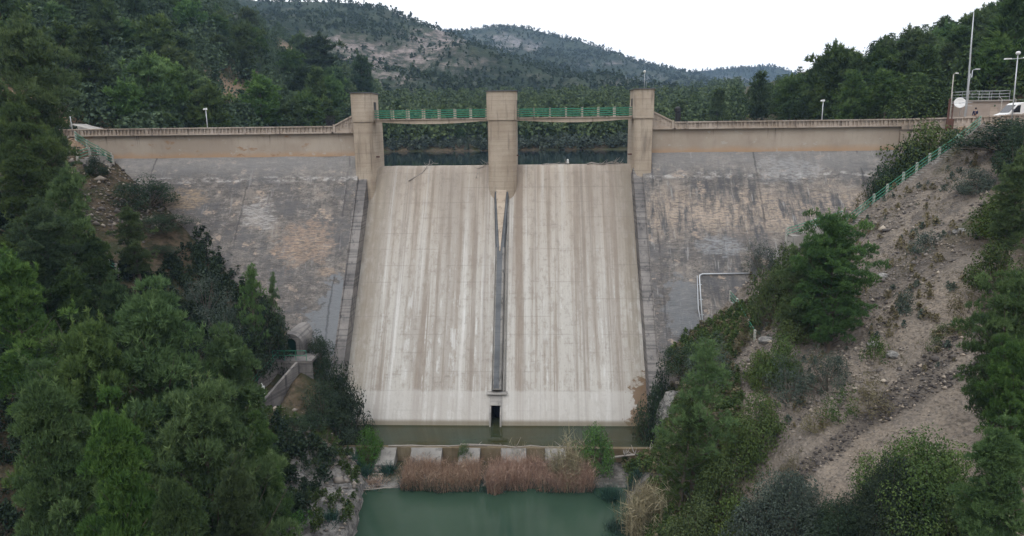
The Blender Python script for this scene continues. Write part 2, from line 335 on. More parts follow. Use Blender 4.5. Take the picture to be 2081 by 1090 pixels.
# ------------------------------------------------------------ ground
K = .7736
def Zg(x, y, noise=True):
    x = np.asarray(x, float); y = np.asarray(y, float)
    xl = np.interp(y, [-40, 40, 46, 52, 60, 66], [-11, -10, -9.3, -10.9, -14.4, -15.5])
    xr = np.interp(y, [-40, 40, 46, 52, 57, 60, 66], [9, 9, 9.5, 10.8, 14.5, 15.2, 15.4])
    e = fbm(x*.35+3, y*.35, 3)*.9
    yy = np.maximum(y, 24)-45
    pr_ = -25+.65*(x-11)+.19*yy
    rid = np.interp(x, [20, 30, 35, 41, 50], [69, 69.5, 69.8, 71, 72.5])
    pr_ = pr_-7*ss((y-rid)/6)*ss((x-19)/6)*ss((51-x)/4)-1.0*ss((x-24)/6)*ss((52-x)/4)*ss((y-55)/10)
    cap = 3.7+.5*np.maximum(0, x-63)
    pr_ = np.where(y > 50, np.minimum(pr_, cap), pr_)
    pl = -25+.58*(-x-12)+.2*yy
    bed = -25.9
    gl = fbm((x*.28-y*.96)*.16+fbm(x*.1, y*.1, 2)*.8, (x*.96+y*.28)*.03, 4)
    pr_ = pr_+(gl*1.0+fbm(x*.8, y*.8, 3)*.12)*ss((x-14)/4)*(1-.7*ss((y-62)/6))
    n1 = fbm(x*.09, y*.09, 5)*1.3+fbm(x*.45+9, y*.45, 4)*.35 if noise else 0
    zr = bed+(pr_+n1*ss((x-xr)/6)*(1-.75*ss((y-62)/6))-bed)*ss((x+e-xr)/2.0)
    zl = bed+(pl+n1*ss((-x+xl)/6)-bed)*ss((xl-x+e)/1.8)
    # low rock shelf on the left of the pool
    sh = ss((58-y)/3)*ss((y-40)/5)*ss((x+20)/4)*ss((xl-x+.2+e)/.7)
    zl = np.maximum(zl, bed+(-23.6+.12*(-x-10)+(fbm(x*.5, y*.5, 5)*.5 if noise else 0)-bed)*sh)
    zl = zl-2.6*np.exp(-((x+20.6)/1.7)**4-((y-58.2)/3.6)**4)
    zd = np.where(x > 0, zr, zl)
    bar = -26.2+1.35*ss((y-51.8-fbm(x*.3, 3., 2)*.5)/.8)*ss((57.2-y)/.4)
    zd = np.maximum(zd, np.where(np.abs(x) < 16, bar, -30))
    hl = -1.5+.6*(-x-33-.2*np.clip(150-y, 0, 70))
    hl = hl-.45*np.maximum(0, y-300); hl = np.minimum(hl, 95)
    ys = 161+fbm(x*.03, 2., 3)*5
    fs = -1.5+np.minimum(.1*(y-ys), 14)+.8*ss((y-ys)/3)
    fs = np.where(y < ys, -1.5-.4*(ys-y), fs)
    hr = np.minimum(-1.5+.6*np.clip(x-43, -20, 9)+.33*np.maximum(0, x-52), 24)
    zb = np.maximum(np.maximum(hl, fs), np.maximum(hr, -6))
    if noise: zb = zb+fbm(x*.05, y*.05, 4)*1.6*ss((zb+1)/4)+fbm(x*.006, y*.006, 3)*8*ss((y-250)/200)
    k = ss((y-79.5)/4)
    z = zd*(1-k)+zb*k
    f = ss((x-47)/3)*ss((70-x)/5)*ss((y-75)/3)*ss((96-y)/5)
    z = z*(1-f)+3.75*f
    f = ss((-x-47.5)/2)*ss((60+x)/5)*ss((y-76)/3)*ss((92-y)/5)
    z = z*(1-f)+3.7*f
    return z
def hit(px, py, y0=8, y1=420):
    d = ray(px, py); d = d/d[1]
    ys = np.arange(y0, y1, .1); P = CP[None]+d[None]*ys[:, None]
    g = Zg(P[:, 0], P[:, 1]); k = np.nonzero(P[:, 2] < g)[0]
    if len(k) == 0: return P[-1]
    p = P[k[0]].copy(); p[2] = g[k[0]]; return p
def axis(fine0, fine1, st, lo, hi, gr=1.12):
    a = list(np.arange(fine0, fine1+1e-6, st)); s = st
    while a[-1] < hi: s *= gr; a.append(a[-1]+s)
    s = st
    while a[0] > lo: s *= gr; a.insert(0, a[0]-s)
    return np.array(a)
def grid(xs, ys, zf):
    X, Y = np.meshgrid(xs, ys); Z = zf(X, Y)
    n, m = len(ys), len(xs); i = np.arange(n*m).reshape(n, m)
    F = np.stack([i[:-1, :-1], i[:-1, 1:], i[1:, 1:], i[1:, :-1]], -1).reshape(-1, 4)
    return np.stack([X, Y, Z], -1).reshape(-1, 3), F
def near_line(a, b, hw):
    a = hit(*a); b = hit(*b)
    def f(x, y):
        ab = b[:2]-a[:2]; t_ = np.clip(((x-a[0])*ab[0]+(y-a[1])*ab[1])/(ab@ab), -.1, 1.1); return np.hypot(x-a[0]-t_*ab[0], y-a[1]-t_*ab[1])/(hw*(1+fbm(x*.6, y*.6, 3)*.9))
    return f
f1 = near_line((1985, 650), (1640, 955), .5); f2 = near_line((2000, 740), (1820, 830), .5); f3 = near_line((1990, 690), (1890, 760), .35); f4 = near_line((1960, 500), (1760, 610), 1.3)
CLR = [hit(a, b, 95, 400) for a, b in ((655, 160), (600, 105), (690, 190), (370, 125), (560, 60), (480, 190))]
def clearing(x, y):
    d = np.min([np.hypot(x-c[0], (y-c[1])*.55)/r for c, r in zip(CLR, (13, 7, 9, 4, 8, 5))], axis=0)
    return ss((1.25-d+fbm(np.asarray(x)*.12, np.asarray(y)*.12, 3)*.8)/.5)
V, F = grid(axis(-62, 66, .4, -1800, 1800), axis(14, 92, .4, -500, 1750, 1.1), Zg)
x, y = V[:, 0], V[:, 1]
scree = ss((x-13.5)/3)*ss((80-y)/1)*ss((fbm(x*.12, y*.12, 3)+.55)/.3)
scree = np.where(y > 79, 0, scree)
rub = np.maximum.reduce([ss(1.6-f(x, y)) for f in (f1, f2, f3)]+[.6*ss(1.6-f4(x, y))])*(y < 78)
upper = ss((y-52+fbm(x*.1, y*.1, 3)*8)/6)*(x > 12)*(y < 79)
shore = ss((V[:, 2]+1.55)/.1)*ss((-.75+fbm(x*.2, y*.2, 3)*.5-V[:, 2])/.3)*(y > 100)
rock = np.clip(ss((55-y)/3)*ss((x+18+3*fbm(x*.2, y*.2, 3))/3)*(x < 0)+ss((18-np.abs(x))/3)*ss((y-44)/4)*(x > 0)*.8, 0, 1)*(y < 80)
clr = clearing(x, y)*(y > 85); rock = np.maximum(rock, clr*ss(fbm(x*.15, y*.15, 4)*3))
sand = clr*.45+np.exp(-((x+57)/5)**2-((y-86)/5)**2)+ss((np.abs(x)-47)/1)*ss((y-75)/3)*ss((96-y)/3)*.8
g = NT('ground_earth', .95, .1)
n1 = g.noise((.25, .25, .25), 1, 6, .6); n2 = g.noise((1.3, 1.3, 1.3), 1, 6, .7); n3 = g.noise((5, 5, 5), 1, 4, .7)
vr = g.vor((1, 1, 1), 3.2, 'Color'); vd = g.vor((1, 1, 1), 3.2); v2 = g.vor((1, 1, 1), 8, 'Color')
c0 = g.mix(g.rng(n2, .35, .65), (.045, .04, .025), (.12, .09, .06)); c0 = g.mix(g.rng(n1, .45, .6), c0, (.05, .055, .028))
sv_ = g.noise((.16, .16, .16), 1, 5, .55, loc=(6, 0, 0))
cs = g.mix(g.rng(sv_, .38, .6), (.2, .17, .14), (.265, .22, .175))
cs = g.mix(g.math('MULTIPLY', g.rng(n2, .5, .68), .6), cs, (.13, .115, .105))
gs = g.n.new('ShaderNodeSeparateColor'); g.l.new(v2, gs.inputs[0]); cs = g.mix(g.math('MULTIPLY', g.rng(gs.outputs[0], .8, .88), .4), cs, (.34, .29, .235))
cs = g.mix(g.math('MULTIPLY', g.rng(gs.outputs[1], .72, .8), .5), cs, (.1, .09, .08))
mo = g.noise((.8, .8, .8), 1, 8, .75, loc=(4, 4, 4)); cs = g.mix(g.math('MULTIPLY', g.rng(mo, .46, .58), g.math('MULTIPLY_ADD', g.attr('upper'), .6, .2)), cs, (.085, .075, .068))
cs = g.mix(g.math('MULTIPLY', g.attr('upper'), .35), cs, (.13, .115, .1)); cs = g.mix(g.math('MULTIPLY', g.attr('rub'), .55), cs, (.06, .052, .047))
cr = g.mix(g.rng(n2, .4, .62), (.1, .095, .09), (.235, .222, .205)); cr = g.mix(g.rng(n3, .55, .7), cr, (.06, .06, .055))
cc = g.mix(g.attr('scree'), c0, cs); cc = g.mix(g.attr('rock'), cc, cr); cc = g.mix(g.attr('sand'), cc, (.36, .25, .17)); cc = g.mix(g.attr('shore'), cc, (.36, .33, .29))
g.col(cc); g.bump(g.math('ADD', n2, g.math('MULTIPLY', vd, .5)), .9, .25)
struct(mesh('ground', V, F, g.m, smooth=True, attrs=dict(scree=scree, rock=rock, sand=sand, shore=shore, rub=rub, upper=upper)))
def sheet(name, x0, x1, y0, y1, z, m, nx=2, ny=2):
    V, F = grid(np.linspace(x0, x1, nx), np.linspace(y0, y1, ny), lambda X, Y: X*0+z); return struct(mesh(name, V, F, m))
sheet('lake', -75, 62, 81.5, 190, -1.5, LAKE)
sheet('pool', -16, 16, -60, 56.7, -25, POOL)
sheet('stilling_basin', -17.5, 17.5, 57.0, 63.5, -23.66, STILL)

# mountains: each a ridge with its own distance and depth
def interp_sil(pts, px): return np.interp(px, [p[0] for p in pts], [p[1] for p in pts])
def mountain(name, sil, Yf, Yr, Yb, zb, amp, nx, nt, seed, rockspots, m, forest_bias=0.):
    px = np.linspace(sil[0][0], sil[-1][0], nx); py = interp_sil(sil, px)
    top = np.array([at(a, b, Y=Yr) for a, b in zip(px, py)]); sl = (top[:, 0]-CX)/Yr
    t = np.linspace(0, 1.5, nt); Yt = np.where(t < 1, Yf+(Yr-Yf)*t, Yr+(Yb-Yr)*(t-1)/.5)
    SX = CX+sl[None]*Yt[:, None]; SY = np.repeat(Yt[:, None], nx, 1)
    gt = np.where(t < 1, t**.85, 1-((t-1)/.5)**1.3)[:, None]
    e = fbm(SX/(Yr*.09)+seed, SY/(Yr*.09)+seed, 5)
    ridge = 1-np.abs(fbm(SX/(Yr*.14)+seed*3, SY/(Yr*.25), 4))*2
    bell = np.clip(np.where(t < 1, t*(1-t)*4, 0), 0, 1)[:, None]
    Zm = zb+(top[None, :, 2]-zb)*gt+amp*(e*1.2+ridge*.8-.4)*bell+amp*.12*e
    fade = ss((px-px[0])/60)*ss((px[-1]-px)/60)
    V = np.stack([SX, SY, Zm], -1).reshape(-1, 3); i = np.arange(nt*nx).reshape(nt, nx)
    F = np.stack([i[:-1, :-1], i[:-1, 1:], i[1:, 1:], i[1:, :-1]], -1).reshape(-1, 4)
    d = V-CP; w = d@_F; PX = 1040.5+FOC*(d@_R2)/w; PY = 545-FOC*(d@_U2)/w
    rk = .12*ss((fbm(PX/60+seed, PY/25, 4)-.15)/.3)
    for (a, b, ra, rb, k) in rockspots:
        rk = rk+k*np.exp(-((PX-a)/ra)**2-((PY-b)/rb)**2)
    rk = np.clip(rk*1.05+(fbm(PX/14, PY/5, 5)*1.3+fbm(PX/45, PY/14, 3)*.6)*ss(rk*3), 0, 1)
    o = struct(mesh(name, V, F, m, smooth=True, attrs=dict(rockm=rk)))
    return o, V, rk, PX, PY
def mnt_mat(name, ra, rb):
    t = NT(name, .95, .1); n2 = t.noise((.03, .03, .06), 1, 8, .75); n3 = t.noise((.12, .12, .3), 1, 8, .78)
    f = t.mix(t.rng(n2, .38, .62), (.026, .042, .026), (.05, .068, .038)); r = t.mix(t.rng(n3, .4, .62), ra, rb)
    f = t.mix(t.math('MULTIPLY', t.rng(n3, .52, .66), .5), f, (.11, .1, .075))
    t.col(t.mix(t.math('MULTIPLY', t.attr('rockm'), t.rng(n3, .38, .52, .25, 1)), f, r)); t.bump(n3, .8, 3); return t.m
MN = mnt_mat('mountain_slope', (.075, .07, .06), (.33, .28, .26))
MN2 = mnt_mat('far_mountain_slope', (.12, .12, .12), (.26, .24, .23))
mA = mountain('mountain_near', [(200, -62), (250, -56), (430, -6), (520, 2), (650, 6), (720, 8), (800, 36), (870, 54), (920, 68), (980, 96), (1060, 135), (1160, 165), (1280, 196), (1420, 222), (1600, 240)],
              300, 620, 800, 8, 14, 330, 110, 3, [(700, 95, 45, 20, .8), (760, 130, 60, 25, .6), (880, 78, 50, 25, .9), (840, 110, 60, 20, .6), (620, 70, 20, 8, .5), (930, 130, 70, 18, .35), (770, 165, 60, 14, .5)], MN)
mB = mountain('mountain_middle', [(600, 60), (800, 62), (900, 62), (940, 61), (1010, 53), (1060, 56), (1120, 72), (1200, 95), (1290, 124), (1400, 148), (1500, 178), (1600, 210), (1750, 235)],
              560, 1100, 1240, 8, 22, 260, 110, 9, [(1010, 75, 35, 8, .7), (1050, 92, 50, 9, .7), (1010, 118, 30, 9, .7), (1060, 150, 50, 10, .5), (1290, 165, 70, 12, .5), (1240, 130, 60, 6, .35)], MN2)
mC = mountain('mountain_far', [(1200, 190), (1350, 158), (1420, 143), (1480, 140), (1560, 135), (1600, 144), (1640, 160), (1720, 180), (1850, 225)],
              1250, 1450, 1600, 10, 26, 160, 60, 5, [(1480, 165, 60, 8, .5)], MN2)

# ------------------------------------------------------------ foliage generators
def blades(cen, dirs, L, w, rs, tint, k=1.0):
    """one triangle per row; returns V,F,tint"""
    n = len(cen); d = dirs/np.linalg.norm(dirs, axis=1)[:, None]
    a = rs.randn(n, 3); s = np.cross(d, a); s /= np.linalg.norm(s, axis=1)[:, None]+1e-9
    V = np.empty((n, 3, 3)); V[:, 0] = cen-s*w[:, None]*.5; V[:, 1] = cen+s*w[:, None]*.5; V[:, 2] = cen+d*L[:, None]
    return V.reshape(-1, 3), np.arange(n*3).reshape(n, 3), np.repeat(tint, 3)
def leaves(cen, nrm, L, w, rs, tint):
    n = len(cen); d = nrm/np.linalg.norm(nrm, axis=1)[:, None]
    a = rs.randn(n, 3); s = np.cross(d, a); s /= np.linalg.norm(s, axis=1)[:, None]+1e-9; u = np.cross(s, d)
    V = np.empty((n, 4, 3)); V[:, 0] = cen-s*w[:, None]*.5; V[:, 1] = cen-u*L[:, None]*.5; V[:, 2] = cen+s*w[:, None]*.5; V[:, 3] = cen+u*L[:, None]*.5
    return V.reshape(-1, 3), np.arange(n*4).reshape(n, 4), np.repeat(tint, 4)
def skeleton(rs, H, R, base, nl, shape, lean=0., up=.45):
    """trunk path, limbs and clump centres. shape(t)->relative radius at relative height t"""
    top = np.array([lean*H, rs.uniform(-.04, .04)*H, H])
    def trunk(t): return np.array([top[0]*t**1.3+.02*H*math.sin(5*t+H), top[1]*t+.02*H*math.cos(4*t), H*t])
    limbs, cl = [], []
    for i in range(nl):
        t = base+(1-base)*((i+rs.rand())/nl)
        p = trunk(t*.93); r = R*shape((t-base)/(1-base))*rs.uniform(.65, 1.12); a = i*2.4+rs.uniform(-.5, .5)
        dirv = np.array([math.cos(a), math.sin(a), up*rs.uniform(.5, 1.4)])
        pts = [p+dirv*r*s_+np.array([0, 0, .12*r*s_*s_]) for s_ in (0, .35, .7, 1)]
        limbs.append((pts, .012*H*(1-t*.7)))
        for s_ in np.arange(.3, 1.01, .7/max(1, r/.9)):
            q = p+dirv*r*s_; side = np.cross(dirv, [0, 0, 1.]); sz = (.35+.3*(1-s_))*r*.6
            cl.append((q+side*rs.uniform(-1, 1)*sz+rs.randn(3)*.12*r, 1-.25*s_))
    for t in np.linspace(.8, 1, 4): cl.append((trunk(t)+rs.randn(3)*.15, .6))
    return trunk, limbs, cl
def pine(seed, H=9, R=2.8, base=.2, nl=34, cr=.75, ntuft=70, nb=6, L=.32, w=.05, shape=None, lean=0., top_tuft=True, up=.5, lk=.55):
    rs = np.random.RandomState(seed); shape = shape or (lambda t: (1-t)**.75*(.35+.65*min(1, t*4))+.14)
    trunk, limbs, cl = skeleton(rs, H, R, base, nl, shape, lean, up)
    Cn, D, T = [], [], []
    for c, sc in cl:
        r = cr*sc*rs.uniform(.7, 1.2); n = int(ntuft*(r/cr)**2)+3
        d = rs.randn(n, 3); d[:, 2] = np.where(d[:, 2] < -.2, -d[:, 2]*.6, d[:, 2]); d /= np.linalg.norm(d, axis=1)[:, None]
        rr = r*rs.uniform(.45, 1.05, n)**.6
        p = c+d*rr[:, None]*np.array([1, 1, .55]); o = d*.85+np.array([0, 0, .45])
        tt = np.clip(rs.normal(.5, .16)+rs.randn(n)*.12, 0, 1)
        Cn.append(p); D.append(o); T.append(tt)
    for c, sc in cl:                                    # upright leading shoots
        for _ in range(1 if top_tuft and rs.rand() < .6 else 0):
            n = 9; o = c+np.array([rs.randn()*.4*cr, rs.randn()*.4*cr, .3*cr]); h = rs.uniform(.3, .6)*cr
            zz = np.linspace(0, h, n)[:, None]; Cn.append(o+zz*np.array([rs.randn()*.12, rs.randn()*.12, 1])+rs.randn(n, 3)*.03); D.append(rs.randn(n, 3)*.5+np.array([0, 0, .7])); T.append(np.clip(.55+np.linspace(0, .35, n), 0, 1))
    Cn = np.concatenate(Cn); D = np.concatenate(D); T = np.concatenate(T)
    n = len(Cn); Cn = np.repeat(Cn, nb, 0); T = np.repeat(T, nb); D = np.repeat(D, nb, 0)+rs.randn(n*nb, 3)*.5
    Ls = L*rs.uniform(.6, 1.25, n*nb); ws = w*rs.uniform(.8, 1.3, n*nb)
    V, F, T = blades(Cn, D, Ls, ws, rs, np.clip(T+rs.randn(n*nb)*.05, 0, 1))
    mb = MB(); mb.tube([trunk(t) for t in (-.08, .02, .3, .6, .9)], [.028*H*.8, .022*H, .016*H, .01*H, .004*H], 7)
    for pts, r in limbs: mb.tube(pts, [r*lk, r*.7*lk, r*.4*lk, r*.15*lk], 5, False)
    return V, F, T, mb
def bush(seed, H=2, R=1.5, ncl=26, cr=.5, nleaf=60, L=.14, w=.09, flat=1., gap=0.):
    rs = np.random.RandomState(seed); Cn, N, T = [], [], []
    mb = MB()
    for i in range(ncl):
        d = rs.randn(3); d[2] = abs(d[2])*.9; d /= np.linalg.norm(d); q = rs.uniform(.35, 1)**.5
        lob = 1+.28*math.sin(3*math.atan2(d[1], d[0])+seed)
        c = np.array([d[0]*R*q*lob, d[1]*R*q*lob, .1*H+d[2]*H*.85*q*flat]); r = cr*rs.uniform(.6, 1.25)
        n = int(nleaf*(r/cr)**2)+4; e = rs.randn(n, 3); e /= np.linalg.norm(e, axis=1)[:, None]
        p = c+e*(r*rs.uniform(.5, 1.05, n)**.5)[:, None]*np.array([1, 1, .8]); p[:, 2] = np.maximum(p[:, 2], .02)
        Cn.append(p); N.append(e+rs.randn(n, 3)*.6+np.array([0, 0, .5])); T.append(np.clip(rs.normal(.5, .17)+rs.randn(n)*.13, 0, 1))
        if i % 3 == 0: mb.tube([(0, 0, -.15), tuple(c*.5+np.array([0, 0, -.05])), tuple(c)], [.03*R, .02*R, .006*R], 5, False)
    Cn = np.concatenate(Cn); N = np.concatenate(N); T = np.concatenate(T); n = len(Cn)
    V, F, T = leaves(Cn, N, L*rs.uniform(.6, 1.3, n), w*rs.uniform(.6, 1.3, n), rs, T)
    return V, F, T, mb
def make_plant(kind, data, mat, label, cat, group, stem='trunk', crown='crown'):
    V, F, T, mb = data
    r = thing(kind, (0, 0, 0), label, cat, group)
    mesh(crown, V, F, mat, r, tint=T); mb.build(stem, BARK, r, True, False)
    return r
_used = set()
def place(proto, P, s, rz, label=None, group=None, tilt=0., sz=None, mat=None):
    """first call moves the prototype itself, later calls copy it and its parts"""
    if proto.name not in _used: _used.add(proto.name); r = proto; kids = None
    else:
        r = proto.copy(); C.objects.link(r)
        for ch in list(proto.children):
            c = ch.copy(); C.objects.link(c); c.parent = r
    r.location = tuple(map(float, P)); r.scale = (s, s, s*(sz or 1)); r.rotation_euler = (tilt, 0, rz)
    if label: r['label'] = label
    if group: r['group'] = group
    elif 'group' in r and label: del r['group']
    if mat:
        for ch in r.children:
            if ch.name.startswith(('crown', 'foliage', 'blades')):
                ch.material_slots[0].link = 'OBJECT'; ch.material_slots[0].material = mat
    return r
t = conc('muddy_concrete', (.15, .115, .07), (.08, .065, .04), (.22, .18, .12), .6, .5, .1); MUD = t.m
t = conc('block_concrete', (.18, .172, .157), (.08, .077, .07), (.27, .255, .235), .9, .6, .1); BLK = t.m
t = conc('training_wall_concrete', (.15, .14, .135), (.07, .067, .069), (.27, .25, .232), .9, .8, .5); WALLG = t.m

# ============================================================ the dam
def yz_spill(z):
    z = np.asarray(z, float); y = 80+K*z
    return y-.0+.0*z
dam = thing('dam', (0, 78, -1.5), 'weathered concrete gravity dam with twin stained spillway bays between three towers', 'dam')
def P(o): o.parent = dam; o.matrix_parent_inverse = Matrix.Translation((0, -78, 1.5)); return o
def DB(mb, name, mat, par=None, label=None, **k):
    o = mb.build(name, mat, None, **k)
    if par is None: P(o)
    else: o.parent = par; o.matrix_parent_inverse = par.matrix_parent_inverse.copy() if False else Matrix.Identity(4)
    if label: o['label'] = label
    return o
# spillway sheet with an ogee crest and a real opening at the toe
prof = [(82.0, -7), (82.0, -1.2), (81.7, -.45), (81.2, -.1), (80.7, 0.0), (80.2, -.08), (79.6, -.42), (79.05, -1.05), (78.5, -1.85)]
zs = [-2.6+(-i*.4) for i in range(48)]
zs = [z for z in zs if z > -21.9]+[-22.04, -22.4, -22.8, -23.2, -23.6, -24.2, -25, -26.5]
prof += [(80+K*z-.05*math.exp(-(z+2.6)/-1.5), z) for z in zs]
xs = sorted(set(list(np.round(np.linspace(-15.2, 14.7, 103), 3))+[-.6, .27]))
xs = [a for a in xs if not (-.6 < a < .27) and abs(a+.6) > -1]
PX_, F_ = [], []
pa = np.array(prof); X_, I_ = np.meshgrid(xs, np.arange(len(pa)))
Yp = pa[I_, 0]; Zp = pa[I_, 1]; nz = fbm(X_*.5, Zp*.4+3, 4)*.05
V_ = np.stack([X_, Yp+nz*np.where(Zp < -.5, 1, .3), Zp+nz*.6], -1).reshape(-1, 3); ii = np.arange(V_.shape[0]).reshape(X_.shape)
Fq = []
for r in range(len(pa)-1):
    for c in range(len(xs)-1):
        if xs[c] >= -.61 and xs[c+1] <= .28 and pa[r, 1] <= -22.0 and pa[r+1, 1] >= -24.3: continue
        Fq.append((ii[r, c], ii[r+1, c], ii[r+1, c+1], ii[r, c+1]))
o = P(mesh('spillway', V_, np.array(Fq), SPILL, smooth=True)); o['label'] = 'pale stained spillway face split in two bays'
mb = MB(); mb.prism([(61.9, -22.6), (63.4, -21.6), (63.4, -26), (59.9, -26), (61.4, -23.6)], 'x', -.74, -.6); mb.prism([(61.9, -22.6), (63.4, -21.6), (63.4, -26), (59.9, -26), (61.4, -23.6)], 'x', .27, .42); mb.prism([(62.6, -22.0), (63.3, -21.35), (64.6, -21.3), (64.6, -22.0)], 'x', -.74, .42)
op = DB(mb, 'gallery_opening', GREYC)
mb = MB(); mb.box(-.85, -.6, 63.4, 69, -26, -21.9).box(.27, .5, 63.4, 69, -26, -21.9).box(-.6, .27, 64.2, 69, -21.9, -21.6).box(-.6, .27, 68.6, 69, -26, -21.9); DB(mb, 'gallery_lining', DARKC)
mb = MB(); mb.prism([(64.6, -20.95), (63.3, -21.0), (63.2, -21.12), (64.3, -21.3)], 'x', -1.1, .95); DB(mb, 'drip_ledge', GREYC)
# dividing wall: trapezoid section running down the slope below the centre pier
def slope_bar(z0, z1, n, f):
    """f(z)->(xc, base half width, top half width, height above face)"""
    mb = MB(); nn = np.array([0, -1, K])/math.hypot(1, K); rows = []
    for i in range(n+1):
        z = z0+(z1-z0)*i/n; xc, b, t_, h = f(z); p = np.array([xc, 80+K*z, z])
        rows.append([p+np.array([-b, 0, 0])-nn*.3, p+np.array([-t_, 0, 0])+nn*h, p+np.array([t_, 0, 0])+nn*h, p+np.array([b, 0, 0])-nn*.3])
    vs = [tuple(v) for r in rows for v in r]; fs = []
    for i in range(n):
        for k in range(3): fs.append((i*4+k, i*4+k+1, i*4+4+k+1, i*4+4+k))
    fs += [(0, 1, 2, 3), (n*4+3, n*4+2, n*4+1, n*4)]
    return mb.add(vs, fs)
lerp = lambda a, b, t: a+(b-a)*min(1, max(0, t))
DB(slope_bar(-2.4, -8.6, 16, lambda z: (-.08, lerp(.95, .64, (-z-2.4)/6.2), lerp(.78, .38, (-z-2.4)/6.2), .55)), 'pier_tail', DARKC)
DB(slope_bar(-8.6, -21.0, 30, lambda z: (-.06, .66, .4, .55)), 'dividing_wall', BLK)
DB(slope_bar(-8.2, -20.9, 30, lambda z: (-.12, lerp(.34, .3, (-z-8)/6), lerp(.3, .26, (-z-8)/6), .575)), 'dark_strip', DARKC)  # narrow dark strip along the top of the dividing wall
DB(slope_bar(-2.4, -9.0, 14, lambda z: (-.1, lerp(.72, .08, (-z-2.6)/6.2), lerp(.62, .05, (-z-2.6)/6.2), .68)), 'pier_toe', TOWER)
DB(slope_bar(-3.2, -21.0, 30, lambda z: (.68, .12, .07, .2)), 'dividing_wall_edge', BLK)
for s_ in (-1, 1):
    DB(slope_bar(-1.2, -26, 40, lambda z: ((15.1, 0, -15.72)[1-s_], .64, .56, 1.5)), 'training_wall', WALLG)
# towers
def plan(cx, a, yn, ys, yb):
    q = [(-1, 0), (-.985, .25), (-.9, .55), (-.76, .8), (-.55, .95), (-.3, 1), (.3, 1), (.55, .95), (.76, .8), (.9, .55), (.985, .25), (1, 0)]
    if cx < -10: q = [(-1, 0), (-1, .88), (-.93, 1)]+q[6:]       # outer corner square
    if cx > 10: q = q[:6]+[(.93, 1), (1, .88), (1, 0)]
    return [(cx-a, yb)]+[(cx+a*u, ys-(ys-yn)*w_) for u, w_ in q]+[(cx+a, yb)]
for cx_, a in ((-15.42, .97), (0.02, 1.57), (15.52, .96)):
    mb = MB(); mb.prism(plan(cx_, a, 77.15, 78.3, 83.2), 'z', -9, 5.05)
    tw = DB(mb, 'tower_pier', TOWER)
    mb = MB(); mb.prism(plan(cx_, a+.09, 77.05, 78.25, 81.2), 'z', 5.05, 8.12); up_ = DB(mb, 'gatehouse', TOWER)
    mb = MB(); mb.prism(plan(cx_, a+.2, 76.93, 78.25, 81.35), 'z', 8.12, 8.22); rf = mb.build('roof_slab', DARKC, up_)
    for sd_ in (-1, 1):
        if cx_*sd_ > 10: continue
        xw = cx_+sd_*(a+.09)
        mb = MB(); mb.box(xw-.03, xw+.04, 78.9, 79.9, 5.3, 7.2) if True else 0; mb.build('doorway', BLACK, up_)
    mb = MB(); mb.box(cx_-a*.2+a*1.0*(-1 if cx_ > 1 else 1)-.25, cx_-a*.2+a*1.0*(-1 if cx_ > 1 else 1)+.55, 79.2, 79.45, 1.05, 1.2); mb.build('bracket', RUST, tw)
